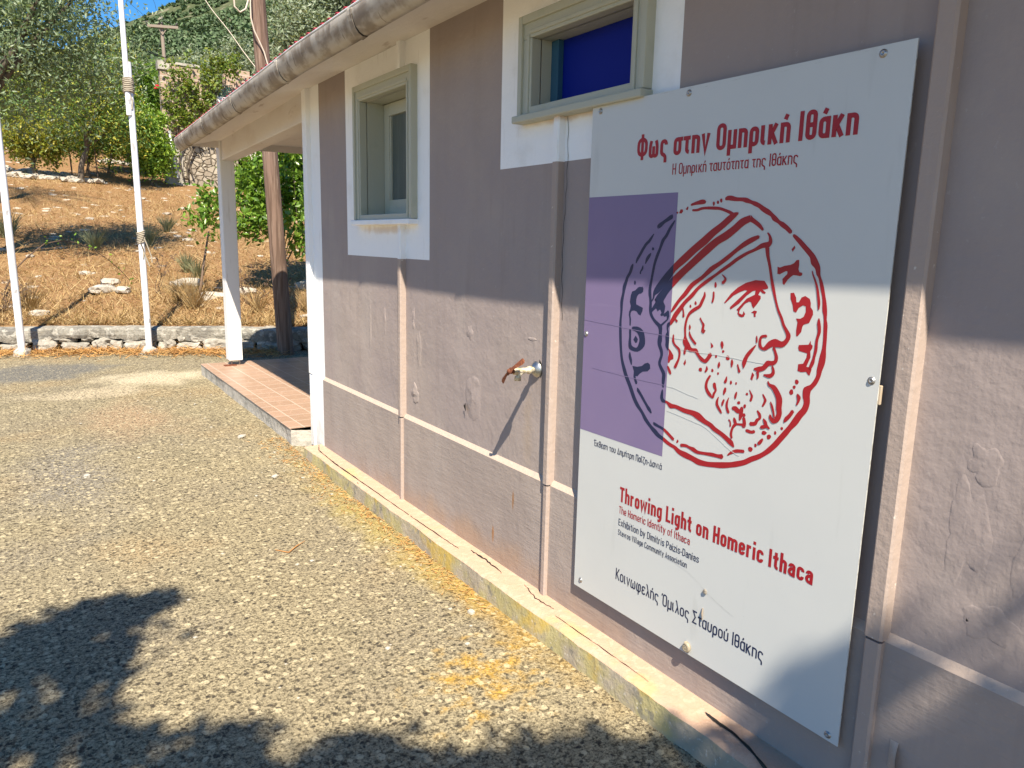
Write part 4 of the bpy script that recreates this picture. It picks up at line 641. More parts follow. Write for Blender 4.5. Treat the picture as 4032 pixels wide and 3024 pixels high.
    cap('D', [p([(L, Bm), (RC, Bm), (RC, C), (L, C)], 22), ln((L, 0), (L, 100))]); cap('P', [p([(L, C), (RC, C), (RC, 44), (L, 44)], 22), ln((L, 0), (L, 100))])
    cap('C', [p([(RC, C-20), (RC, C), (L, C), (L, Bm), (RC, Bm), (RC, Bm+20)], 22)])
    cap('S', [p([(RC, C-18), (RC, C), (L, C), (L, 54), (RC, 46), (RC, Bm), (L, Bm), (L, Bm+18)], 20)])
    cap('V', [ln((h*.9, 100), (cw/2, 1), (cw-h*.9, 100))], cw); cap('A', [ln((h*.9, 0), (cw/2, 99), (cw-h*.9, 0)), ln((10, 26), (cw-10, 26))], cw)
    cap('Κ', [ln((L, 0), (L, 100)), ln((L+2, 38), (cw-h, 100)), ln((L+9, 50), (cw-h+2, 0))], cw+1)
    cap('Δ', [ln((h, Bm), (cw/2+1, 96), (cw+2-h, Bm), (h, Bm))], cw+3); cap('Π', [ln((L, 0), (L, C), (RC, C), (RC, 0))])
    cap('Σ', [ln((cw-5, C), (h, C), (cw*.6, 51), (h, Bm), (cw-3, Bm))], cw)
    G['-'] = (26, [ln((2, 38), (24, 38))]); G[' '] = (20, [])
    def acc(b, xo=None):
        wd = b[0]; x = wd/2-1 if xo is None else xo
        return [ln((x-2, 80), (x+6, 97))]
    for a, b in (('ή', 'η'), ('ά', 'α'), ('ό', 'ο'), ('ύ', 'υ')): G[a] = (G[b][0], G[b][1]+acc(G[b]))
    for a, b in (('Έ', 'E'), ('Ό', 'Ο')):
        G[a] = (G[b][0]+11, [([(x+11, y) for x, y in s_[0]], s_[1]) for s_ in G[b][1]]+[ln((2, 80), (8, 99))])
    dq = w*.9
    G['ΐ'] = (18+h, G['ι'][1]+[ln((L-7, 82), (L-7, 82+dq)), ln((L+9, 82), (L+9, 82+dq)), ln((L, 82), (L+3, 101))])
    return G
def stroke_quads(pts, w, closed):
    P = []
    for q_ in pts:
        if not P or (Vector(q_)-P[-1]).length > 1e-4: P.append(Vector(q_))
    if closed and (P[0]-P[-1]).length < 1e-4: P.pop()
    n = len(P); Lf = []; Rt = []
    for i in range(n):
        a = P[i-1] if (closed or i) else None; b = P[(i+1) % n] if (closed or i < n-1) else None
        d1 = (P[i]-a).normalized() if a is not None and (P[i]-a).length > 1e-6 else None
        d2 = (b-P[i]).normalized() if b is not None and (b-P[i]).length > 1e-6 else None
        d1 = d1 or d2; d2 = d2 or d1
        n1, n2 = Vector((-d1.y, d1.x)), Vector((-d2.y, d2.x)); m_ = (n1+n2)
        if m_.length < .2: m_ = n1
        m_.normalize(); k_ = min(1/max(m_.dot(n1), .3), 2.2)
        Lf.append(P[i]+m_*w/2*k_); Rt.append(P[i]-m_*w/2*k_)
    r_ = range(n if closed else n-1)
    return [(Lf[i], Rt[i], Rt[(i+1) % n], Lf[(i+1) % n]) for i in r_]
def lettering(name, text, u0, u1, v0, cap, w, mat, wx=None):
    G = glyphs(w); gap = 7 - w*.1; tot = sum(G[c][0]+gap for c in text)-gap; sx = (u1-u0)/tot; sy = cap/100
    mb = MB(); x = 0; li = 0
    for ch in text:
        for pts, cl in G[ch][1]:
            li += 1; d = .0006+.00004*(li % 12)
            for qd in stroke_quads(pts, w, cl):
                q_ = [sp(u0+(x+c.x)*sx, v0+c.y*sy, d) for c in qd]
                a_ = (Vector(q_[1])-Vector(q_[0])).cross(Vector(q_[2])-Vector(q_[0])) + (Vector(q_[2])-Vector(q_[0])).cross(Vector(q_[3])-Vector(q_[0]))
                mb.add(q_ if a_.x < 0 else q_[::-1], [(0, 1, 2, 3)])
        x += G[ch][0]+gap
    mb.build(name, mat, S)
lettering('heading_text', 'Φως στην Ομηρική Ιθάκη', 242, 1043, 1629.5, 76.5, 16, m_red)
lettering('subheading_text', 'Η Ομηρική ταυτότητα της Ιθάκης', 411, 876, 1570.5, 34.5, 11, m_red)
lettering('caption_text', 'Έκθεση του Δημήτρη Παΐζη-Δανιά', 86, 445, 598, 24, 10.5, m_navy)
lettering('heading_text', 'Throwing Light on Homeric Ithaca', 243, 1046, 425, 56, 16.5, m_red)
lettering('subheading_text', 'The Homeric Identity of Ithaca', 243, 592, 380, 27.5, 11, m_red)
lettering('caption_text', 'Exhibition by Dimitris Paizis-Danias', 244, 635, 333.5, 26, 10.5, m_navy)
lettering('caption_text', 'Stavros Village Community Association', 244, 586, 296.5, 21.5, 10.5, m_navy)
lettering('caption_text', 'Κοινωφελής Όμιλος Σταυρού Ιθάκης', 243, 909, 121, 44.5, 10.5, m_navy)
if red.v: red.build('coin_emblem', m_red, S)
if navy.v: navy.build('coin_emblem', m_navy, S)
def screw(u, v):
    mb = MB(); c = Vector(sp(u, v))
    for r0, r1, d0, d1 in ((.0001, .011, .0008, .0016), (.0045, .009, .003, .0022)): pass
    rings = [(.0105, .0), (.0105, .0010), (.0072, .0014), (.0072, .0032), (.0058, .0040), (.003, .0041), (.0028, .0026), (.0001, .0026)]
    pr = [[(c.x-d, c.y+r*math.cos(a), c.z+r*math.sin(a)) for a in np.linspace(0, 2*math.pi, 14, endpoint=False)] for r, d in rings]
    mb.sweep([q_[::-1] for q_ in pr], None, 0, True, closed=True)
    mb.build('screw', m_steel, S)
for u, v in ((44, 1810), (463, 1811), (1088, 1811), (14, 1016), (1150, 1023), (40, 33), (1138, 18)): screw(u, v)
# folds in the printed film, dents along the upper edge
for pts, mt in (([(0, 1068), (143, 1063), (288, 1058), (441, 1053.5)], m_purple), ([(445, 1053), (480, 1052), (514, 1053)], m_panel), ([(502, 1018), (576, 1019), (686, 1021), (763, 1019), (824, 1020)], m_panel),
            ([(60, 893), (156, 890), (302, 889), (441, 889)], m_purple), ([(445, 889), (474, 888), (530, 880), (585, 872)], m_panel), ([(453, 807), (506, 802), (555, 796), (614, 788), (655, 772), (727, 737), (762, 728)], m_panel),
            ([(400, 305), (455, 300), (520, 296), (600, 283), (660, 258), (700, 240), (790, 215)], m_edge)):
    P = catmull(pts, 6); r_ = random.Random(len(pts)); pr = []; mb = MB(); w = .4 if mt is m_edge else .95
    for i, (u, v) in enumerate(P):
        j = r_.random()*2-1; pr.append([sp(u, v+j*.8-w, .0010), sp(u, v+j*.8, .0010+w*.00026), sp(u, v+j*.8+w, .0010)])
    mb.sweep(pr, None, 0, True); mb.build('film_crease', mt, S)
r_ = random.Random(3)
for i in range(12):
    u = 60+1050*(i+r_.random()*.6)/12; l_ = 14+34*r_.random(); v = 1830-1-5*r_.random(); mb = MB()
    if 500 < u < 900: v -= 9*r_.random()
    mb.add([sp(u, v-.9, .0003), sp(u+l_, v-.2, .0003), sp(u+l_*.9, v+.8, .0003)], [(0, 1, 2)]); mb.build('edge_scuff', m_edge, S)
m_soft = MAT('pale_softwood', (.5, .44, .34), .7, [dict(t='noise', s=(30, 30, 3), c=(.42, .34, .25))])
for y0_, y1_, z0_, z1_, xw_ in ((1.175, 1.160, .97, 1.02, XS+.014), (.10, .05, .9, 1.04, XW), (.70, .60, 1.5, 1.62, XW)):
    mb = MB(); mb.box(XS+.0045, xw_-.001, SY0-y0_*KS, SY0-y1_*KS, SZ0+z0_, SZ0+z1_); mb.build('wooden_spacer', m_soft, S, bevel=.002)
# snail on the lower edge
def snail():
    c = Vector(sp(612, 25)); mb = MB(); pts = []; rads = []
    for i in range(46):
        t = i/45; a = 2*math.pi*2.3*t; r = .0015+.013*t**1.4
        pts.append(c+Vector((-.006-.007*(1-t), -r*math.cos(a), r*math.sin(a)))); rads.append(.0012+.0068*t**1.3)
    mb.tube(pts, rads, 10)
    o = mb.build('snail', MAT('snail_shell', (.38, .33, .24), .4, [dict(t='wave', s=160, dist=6, c=(.22, .17, .11), f=.8)]))
    tag(o, 'small spiral snail stuck to the lower edge of the white board', 'snail')
snail()
mb = MB(); rock(mb, sp(671, 250, .003), .004, .007, .009, 3.3); 
tag(mb.build('insect_cocoon', MAT('cocoon_silk', (.25, .22, .18), .9)), 'tiny grey insect cocoon stuck on the white board above the last line', 'cocoon')
mb = MB(); mb.tube([sp(667, 190, .002), sp(668, 172, .005), sp(669, 150, .003)], [.002, .0035, .0015], 8)
tag(mb.build('insect_cocoon', MAT('brown_cocoon', (.3, .25, .2), .9)), 'thin brown cocoon stuck beside a letter of the lowest line', 'cocoon')
# ------------------------------------------------------------------ tap
T = empty('garden_tap', (XW, 2.575, 1.065), 'brass garden tap with rusty handle on the mauve wall', 'tap')
m_chrome = MAT('dull_chrome', (.46, .47, .46), .4, [dict(t='noise', s=60, lo=.5, hi=.65, c=(.35, .36, .36), f=.6)], metal=1)
m_brass = MAT('limed_brass', (.55, .47, .31), .5, [dict(t='noise', s=90, lo=.45, hi=.6, c=(.7, .66, .56), f=.8), dict(t='noise', s=60, lo=.62, hi=.68, c=(.35, .2, .08), f=.7)], [('noise', 220, .5, .002)], metal=.35)
ty, tz = 2.56, 1.075
def ring(mb, c, ax, prof, n=20, mi=0):
    ax = Vector(ax).normalized(); a = ax.orthogonal().normalized(); b = ax.cross(a); c = Vector(c)
    pr = [[c+ax*d+(a*math.cos(t)+b*math.sin(t))*max(r, 1e-4) for t in np.linspace(0, 2*math.pi, n, endpoint=False)] for r, d in prof]
    mb.sweep(pr, None, mi, True, closed=True)
mb = MB(); ring(mb, (XW, ty, tz), (-1, 0, 0), [(.036, 0), (.036, .003), (.033, .008), (.020, .018), (.014, .022), (0, .022)], 26); mb.build('wall_flange', m_chrome, T)
mb = MB(); ring(mb, (XW-.02, ty, tz), (-1, 0, 0), [(.012, 0), (.012, .012), (.017, .012), (.017, .026), (.0115, .027), (.0125, .05), (.0115, .07), (.015, .08), (.015, .10), (.010, .104), (.008, .13), (0, .131)], 16)
mb.tube([(XW-.075, ty, tz-.002), (XW-.088, ty+.004, tz-.014), (XW-.094, ty+.006, tz-.030)], [.011, .0115, .0115], 12)
ring(mb, (XW-.094, ty+.006, tz-.026), (0, 0, -1), [(.0145, 0), (.0145, .016), (.009, .016)], 16)
mb.build('tap_body', m_brass, T)
mb = MB(); hc = Vector((XW-.140, ty-.012, tz+.004))
a_ = Vector((-.18, .72, -.66)).normalized(); b_ = Vector((.2, .62, .72)).normalized(); b_ = (b_-a_*b_.dot(a_)).normalized()
pr = []
for i in range(17):
    t = i/16*2-1; w_ = .007+.009*abs(t)**1.6*(1 if abs(t) < .93 else .55)+(.006 if abs(t) < .16 else 0); c = hc+a_*t*.078+Vector((-1, 0, 0))*(.010*math.cos(t*2.6))
    n_ = a_.cross(b_); pr.append([c+b_*w_, c+n_*.005, c-b_*w_, c-n_*.005])
mb.sweep(pr, None, 0, False, closed=True); mb.add(pr[0], [(3, 2, 1, 0)]); mb.add(pr[-1], [(0, 1, 2, 3)])
ring(mb, hc+Vector((.012, 0, 0)), (-1, 0, 0), [(.011, 0), (.011, .026), (.005, .031), (0, .031)], 10)
mb.build('tap_handle', m_rust, T)
mb = MB(); mb.add([(XW-.0015, ty-.018, tz+.046), (XW-.0015, ty-.033, tz+.030), (XW-.0015, ty-.040, tz-.012), (XW-.0015, ty-.028, tz-.034), (XW-.0015, ty-.015, tz)], [(4, 3, 2, 1, 0)]); mb.build('wall_hole', m_dark, T)
# ------------------------------------------------------------------ forecourt
m_ground = MAT('worn_aggregate_concrete', (.285, .240, .152), .92, [
    dict(t='noise', s=.9, lo=.42, hi=.62, c=(0.247, 0.211, 0.148), f=.85),
    dict(t='noise', s=.7, d=6, lo=.50, hi=.64, c=(0.332, 0.246, 0.137), f=.75),
    dict(t='noise', s=2.6, d=5, lo=.54, hi=.68, c=(0.199, 0.175, 0.116), f=.55),
    dict(t='spot', p=(1.66, 2.7, 0), r3=(.17, 1.1, 1), ns=5, na=1.8, lo=0, hi=1.2, c=(0.387, 0.238, 0.048), f=.9),
    dict(t='spot', p=(1.36, 2.18, 0), r3=(.34, .32, 1), ns=12, na=3.4, lo=.2, hi=1.4, c=(0.440, 0.264, 0.044), f=.9),
    dict(t='spot', p=(1.62, 3.9, 0), r3=(.22, 1.8, 1), ns=6, na=1.8, lo=0, hi=1.2, c=(0.352, 0.282, 0.097), f=.9),
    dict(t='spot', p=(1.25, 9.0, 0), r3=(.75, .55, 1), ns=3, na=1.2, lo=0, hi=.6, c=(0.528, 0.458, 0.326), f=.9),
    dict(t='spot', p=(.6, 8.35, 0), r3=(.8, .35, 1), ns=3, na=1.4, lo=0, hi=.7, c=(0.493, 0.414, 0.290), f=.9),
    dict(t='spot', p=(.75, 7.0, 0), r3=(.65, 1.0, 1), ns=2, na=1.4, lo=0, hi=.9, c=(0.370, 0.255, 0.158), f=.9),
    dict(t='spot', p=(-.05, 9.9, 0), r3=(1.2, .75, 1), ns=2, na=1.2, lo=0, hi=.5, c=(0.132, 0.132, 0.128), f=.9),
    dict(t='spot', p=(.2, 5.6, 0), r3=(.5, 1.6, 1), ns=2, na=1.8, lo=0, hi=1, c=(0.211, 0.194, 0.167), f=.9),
    dict(t='noise', s=95, d=5, r=.7, lo=.53, hi=.61, c=(0.443, 0.372, 0.227), f=.8),
    dict(t='noise', s=48, d=8, r=.78, lo=.49, hi=.565, c=(0.067, 0.054, 0.035), f=.85),
    dict(t='vcol', s=70, warp=.02, ws=60, lo=.62, hi=.68, c=(0.414, 0.350, 0.219), f=.7, **{'and': dict(t='vor', s=70, warp=.02, ws=60, lo=.52, hi=.36)}),
    dict(t='vcol', s=34, warp=.02, ws=45, lo=.80, hi=.83, c=(0.488, 0.416, 0.268), f=.85, **{'and': dict(t='vor', s=34, warp=.02, ws=45, lo=.50, hi=.38)}),
    dict(t='vcol', s=46, warp=.03, ws=50, lo=.84, hi=.88, c=(0.030, 0.026, 0.023), f=.8, **{'and': dict(t='vor', s=46, warp=.03, ws=50, lo=.50, hi=.34)}),
    dict(t='noise', s=100, d=6, r=.8, lo=.535, hi=.585, c=(0.025, 0.020, 0.016), f=.75),
    dict(t='spot', p=(1.66, 2.7, 0), r3=(.17, 1.1, 1), ns=5, na=1.8, lo=0, hi=1.2, c=(0.387, 0.238, 0.048), f=.33),
    dict(t='spot', p=(1.36, 2.18, 0), r3=(.34, .32, 1), ns=12, na=3.4, lo=.2, hi=1.4, c=(0.440, 0.264, 0.044), f=.33),
    dict(t='spot', p=(1.62, 3.9, 0), r3=(.22, 1.8, 1), ns=6, na=1.8, lo=0, hi=1.2, c=(0.352, 0.282, 0.097), f=.33),
    dict(t='spot', p=(1.25, 9.0, 0), r3=(.75, .55, 1), ns=3, na=1.2, lo=0, hi=.6, c=(0.528, 0.458, 0.326), f=.33),
    dict(t='spot', p=(-.05, 9.9, 0), r3=(1.2, .75, 1), ns=2, na=1.2, lo=0, hi=.5, c=(0.132, 0.132, 0.128), f=.33)],
    [('noise', 48, .7, .008), ('noise', 130, .9, .005), ('noise', 20, .5, .012)], spec=.12)
def gz(x, y): return .045*min(max((y-4.4)/1.4, 0), 1)
xs = np.concatenate([np.linspace(-60, -4, 10), np.linspace(-3, 1.9, 50), np.array([2.2, 3, 5, 8])]); ys = np.concatenate([np.linspace(-60, -4, 10), np.linspace(-3, 12.6, 120)])
V = np.array([(x, y, gz(x, y)+.006*hnoise(x, y, .9)*(1 if x < 1.3 else max(0, (1.7-x)/.4))) for y in ys for x in xs])
n = len(xs); F = np.array([(j*n+i, j*n+i+1, (j+1)*n+i+1, (j+1)*n+i) for j in range(len(ys)-1) for i in range(n-1)])
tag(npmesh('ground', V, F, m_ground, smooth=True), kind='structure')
# loose bits lying on the concrete
m_pale = MAT('pale_limestone', (.42, .39, .33), .9, [dict(t='noise', s=14, lo=.45, hi=.65, c=(.42, .38, .32), f=.7)], [('noise', 30, .5, .02)])
mb = MB(); r_ = random.Random(4)
for i in range(90):
    x, y = 1.3*r_.random()**.6+.3, 2+6*r_.random(); s_ = .004+.007*r_.random()**3
    rock(mb, (x, y, gz(x, y)+s_*.4), s_*1.3, s_, s_*.6, i*1.1, sub=1)
tag(mb.build('loose_gravel', m_pale), 'pale grit scattered over the concrete forecourt', 'gravel', kind='stuff')
def pebble(x, y, s_, label):
    mb = MB(); rock(mb, (x, y, gz(x, y)+s_*.4), s_*1.4, s_, s_*.6, x*9+y, rz=x*5); tag(mb.build('pebble', m_pale), label, 'pebble', 'pebbles on the forecourt')
pebble(1.565, 2.62, .014, 'white pebble on yellow lichen close to the plinth')
pebble(.31, 5.45, .02, 'white pebble lying far out on the open concrete')
pebble(1.375, 4.9, .019, 'white pebble near the end of the plinth below the porch')
pebble(1.42, 5.95, .025, 'pale stone chip beside the edge of the porch floor')
mb = MB(); mb.tube([(1.03, 3.72, .006), (1.075, 3.655, .007), (1.08, 3.65, .008)], [.002, .003, .003], 6); mb.tube([(1.08, 3.65, .008), (1.13, 3.70, .009), (1.20, 3.76, .006)], [.003, .0035, .0012], 6)
tag(mb.build('dry_twig', MAT('orange_dry_twig', (.40, .20, .07), .8)), 'bent orange twig lying on the concrete', 'twig')
# ------------------------------------------------------------------ hillside field behind a low dry stone wall
def yw(x): return float(np.interp(x, [-12, -3, 0, 1, 2.05, 3.1, 6, 14], [13.6, 12.35, 11.85, 11.5, 11.0, 10.5, 9.4, 7.0]))
def tz(x, y):
    d = y-yw(x)-.25
    z = .36 + .16*max(d, 0) + .0022*max(d, 0)**2 if d < 24 else .36+.16*24+.0022*576+.19*(d-24)
    z = .36+(z-.36)*min(max(.93-.033*x, .7), 1)
    z += .10*hnoise(x, y, .35, 4)*min(max(d, 0)/2, 1) + .035*hnoise(x, y, 1.6, 9)*min(max(d, 0), 1)
    return z
m_soil = MAT('dry_straw_ground', (.235, .135, .062), .95, [dict(t='noise', s=.9, lo=.4, hi=.65, c=(.28, .18, .088), f=.7), dict(t='noise', s=11, d=6, lo=.5, hi=.62, c=(.19, .095, .045), f=.7),
    dict(t='noise', s=30, lo=.55, hi=.65, c=(.40, .28, .15), f=.7), dict(t='vcol', s=3.3, warp=.2, lo=.8, hi=.84, c=(.55, .50, .42), f=.8, **{'and': dict(t='vor', s=3.3, warp=.2, lo=.38, hi=.25)})],
    [('noise', 14, .8, .06), ('noise', 50, .6, .02)], spec=.1)
xs = np.concatenate([np.linspace(-60, -8, 12), np.linspace(-7.5, 16, 110), np.linspace(17, 70, 14)]); ds = np.concatenate([np.array([-.12, 0.0]), np.linspace(.2, 12, 60), np.linspace(12.5, 26, 34), np.linspace(27, 60, 16)])
V = []
for d in ds:
    for x in xs:
        y = yw(x)+.25+d; V.append((x, y, tz(x, y) if d >= 0 else .30))
n = len(xs); F = np.array([(j*n+i, j*n+i+1, (j+1)*n+i+1, (j+1)*n+i) for j in range(len(ds)-1) for i in range(n-1)])
tag(npmesh('hillside_field', np.array(V), F, m_soil, smooth=True), kind='structure')
# far mountain
RA, RB = at(446, 112, 640), at(664, 22, 640)
def mz(x, y):
    t = min(max((y-70)/570, 0), 1)
    k = (RB.z-RA.z)/(RB.x-RA.x); ridge = RA.z+k*(x-RA.x) if x < RB.x+60 else RA.z+k*(RB.x+60-RA.x)+.12*(x-RB.x-60)
    ridge = max(ridge, 40)
    z = 13 + (ridge-13)*(t**1.25) + 14*hnoise(x, y, .008, 3, 4)*min(t*3, 1)*(1-.75*t)
    if y > 640: z -= (y-640)*.4
    if y < 80: z -= (80-y)*.35
    return z
m_hill = MAT('scrubby_mountainside', (.085, .098, .05), .95, [dict(t='noise', s=.035, d=6, lo=.45, hi=.6, c=(.055, .075, .035), f=.8), dict(t='noise', s=.12, d=6, lo=.57, hi=.64, c=(.20, .18, .13), f=.7),
    dict(t='noise', s=(.02, .02, .09), d=5, lo=.62, hi=.66, c=(.30, .27, .22), f=.7)], [('noise', .12, 1, 3.0), ('noise', .5, .8, 1.0)], spec=.05)
xs = np.linspace(-420, 620, 120); ys = np.concatenate([np.linspace(48, 630, 96), [640, 660, 760]])
V = np.array([(x, y, mz(x, y)) for y in ys for x in xs]); n = len(xs)
F = np.array([(j*n+i, j*n+i+1, (j+1)*n+i+1, (j+1)*n+i) for j in range(len(ys)-1) for i in range(n-1)])
tag(npmesh('mountain', V, F, m_hill, smooth=True), kind='structure')
# ---- leaves
def leaf_mesh(name, P, size, mat, parent=None, seed=0, aspect=.42, up=.25, var=.5, droop=0.0, axis=None, two=True):
    """one folded four-point leaf per point of P (n,3)"""
    g = np.random.default_rng(seed); n = len(P)
    ax = g.normal(size=(n, 3)) if axis is None else axis + g.normal(size=(n, 3))*.45
    ax[:, 2] -= droop; ax /= np.linalg.norm(ax, axis=1, keepdims=True)
    nr = g.normal(size=(n, 3)); nr[:, 2] += up*2
    sd = np.cross(ax, nr); sd /= np.linalg.norm(sd, axis=1, keepdims=True)+1e-9
    nn = np.cross(sd, ax); s = size*(1-var/2+var*g.random(n))[:, None]
    w = s*aspect*.5
    v0 = P-ax*s*.5; v2 = P+ax*s*.5-nn*s*.06; v1 = P+sd*w+nn*s*.07; v3 = P-sd*w+nn*s*.07
    V = np.stack([v0, v1, v2, v3], 1).reshape(-1, 3); i = np.arange(n)*4
    F = np.concatenate([np.stack([i, i+1, i+2], 1), np.stack([i, i+2, i+3], 1)])
    return npmesh(name, V, F, mat, parent)
def clumps(g, centre, rad, k, per, spread, shell=.55, flat=1.0, squash_low=True):
    """leaf positions: k clumps spread through an uneven ellipsoid"""
    c = np.array(centre); rad = np.array(rad); out = []; cs = []
    while len(cs) < k:
        d = g.normal(size=3); d /= np.linalg.norm(d); r = (shell+(1-shell)*g.random())
        q = c+d*rad*r*(1+.28*mnoise.noise(Vector(d*2.1+c*.37)))
        cs.append(q)
    for q in cs:
        m = int(per*(.5+g.random())); s = spread*(.6+.8*g.random())
        out.append(q+g.normal(size=(m, 3))*s*np.array([1, 1, flat]))
    return np.concatenate(out), np.array(cs)
def limbs(mb, base, cs, g, r0, k=9, fork=.45, lean=(0, 0)):
    base = Vector(base); m = Vector(cs.mean(axis=0)); f = base.lerp(m, fork)+Vector((lean[0], lean[1], 0))
    pts = [base+(f-base)*t+Vector((.5*r0*math.sin(t*5+base.x), .5*r0*math.cos(t*4), 0)) for t in (0, .25, .5, .75, 1)]
    mb.tube(pts, [r0*1.25, r0, r0*.9, r0*.82, r0*.75], 10)
    for i in g.choice(np.argsort(-cs[:, 2])[:max(k, int(len(cs)*.6))], min(k, len(cs)), replace=False):
        e = Vector(cs[i]); mid = f.lerp(e, .5)+Vector((g.normal()*.12, g.normal()*.12, .12))
        mb.tube([f, f.lerp(mid, .5), mid, e], [r0*.55, r0*.42, r0*.28, r0*.08], 6)
m_bark = MAT('grey_olive_bark', (.13, .105, .08), .95, [dict(t='noise', s=(20, 20, 3), lo=.45, hi=.65, c=(.06, .05, .04), f=.8)], [('noise', (30, 30, 4), .8, .02)])
OLIVE = LEAF('olive_leaves', [(.15, .22, .125), (.22, .29, .17), (.10, .155, .085), (.32, .39, .25), (.17, .24, .14)], .4, .4)
OLIVEP = LEAF('pale_olive_leaves', [(.18, .235, .135), (.26, .31, .21), (.12, .165, .085), (.34, .38, .28), (.16, .21, .115)], .45, .3)
CITRUS = LEAF('dark_green_leaves', [(.09, .175, .038), (.14, .245, .05), (.065, .125, .03), (.22, .32, .06), (.46, .40, .05), (.115, .20, .048)], .4, .25)
LIME = LEAF('bright_green_leaves', [(.15, .27, .035), (.22, .36, .05), (.09, .18, .025), (.32, .44, .06), (.16, .28, .035)], .4, .35)
YELL = LEAF('yellow_green_leaves', [(0.186, 0.232, 0.031), (0.279, 0.31, 0.046), (0.124, 0.171, 0.031), (0.434, 0.372, 0.062), (0.171, 0.217, 0.031)], .5, .35)
BUSH = LEAF('glossy_bush_leaves', [(.10, .20, .025), (.15, .26, .03), (.06, .13, .018), (.22, .34, .045), (.11, .21, .028)], .3, .35, .5)
def tree(name, label, cat, base, centre, rad, k, per, spread, size, mat, seed, r0=.12, group=None, aspect=.35, shell=.5, limbs_k=9, flat=1.0, droop=0.0):
    g = np.random.default_rng(seed); t = empty(name, base, label, cat, group)
    P, cs = clumps(g, centre, rad, k, per, spread, shell, flat); leaf_mesh('crown', P, size, mat, t, seed, aspect, droop=droop)
    mb = MB(); limbs(mb, (base[0], base[1], base[2]-.1), cs, g, r0, limbs_k); mb.build('trunk', m_bark, t); return t
def onfield(px, py0, y):
    q = at(px, py0, y); return (q.x, y, tz(q.x, y))
def G3(q): return (q.x, q.y, q.z)
# ------------------------------------------------------------------ low dry stone wall
LW = empty('stone_wall', (0, 11.85, 0), 'low dry stone wall with rough concrete coping below the slope', 'wall')
m_cop = MAT('lichened_coping', (.25, .235, .20), .95, [dict(t='noise', s=3, lo=.45, hi=.62, c=(.13, .125, .115), f=.8), dict(t='noise', s=12, lo=.5, hi=.62, c=(.40, .38, .33), f=.75), dict(t='noise', s=40, lo=.56, hi=.64, c=(.09, .085, .075), f=.6)],
    [('noise', 8, .7, .05), ('noise', 35, .6, .015)], spec=.1)
m_wst = MAT('dry_wall_stone', (.30, .28, .24), .95, [dict(t='noise', s=4, lo=.45, hi=.65, c=(.17, .16, .14), f=.8), dict(t='noise', s=18, lo=.5, hi=.64, c=(.45, .42, .36), f=.75)], [('noise', 10, .7, .04), ('noise', 45, .5, .012)], spec=.1)
pr = []; xx = np.linspace(-9, 7, 260)
for x in xx:
    y = yw(x); f = .045*hnoise(x, 3, 2.6, 5); h = .02*hnoise(x, 9, 2.3, 6)-.02*max(0, math.sin(x*2.1+1)-.985)*60; low = .19+.07*hnoise(x, 1, 2.6, 2)
    pr.append([(x, y+.05, low+.01), (x, y-.02+f, low), (x, y-.035+f*1.2, .26), (x, y-.03+f*.8, .325+h), (x, y-.005, .352+h), (x, y+.18, .362+h), (x, y+.40, .35)])
mb = MB(); mb.sweep([q[::-1] for q in pr], None, 0, False); mb.build('coping', m_cop, LW, recalc=True)
mb = MB(); r_ = random.Random(21); x = -9
while x < 7:
    w = .16+.24*r_.random(); h = .085+.07*r_.random(); y = yw(x+w/2); rz = math.atan2(yw(x+w)-yw(x), w)
    if r_.random() < .93: rock(mb, (x+w/2, y+.055, .045+h*.62), w*.5, .10, h*.72, x*3.1, rz=rz, rough=.35, sub=3)
    x += w*.97
x = -9
while x < 7:
    w = .10+.2*r_.random(); y = yw(x+w/2); rz = math.atan2(yw(x+w)-yw(x), w)
    rock(mb, (x+w/2, y+.075, .185+.03*r_.random()), w*.5, .09, .05, x*5.7, rz=rz, rough=.35, sub=2); x += w*1.15
mb.build('rubble_stones', m_wst, LW)
mb = MB(); mb.sweep([[(x, yw(x)+.12, -.05), (x, yw(x)+.12, .3)] for x in xx], None); mb.build('earth_core', MAT('dark_earth', (.035, .028, .02), 1), LW)
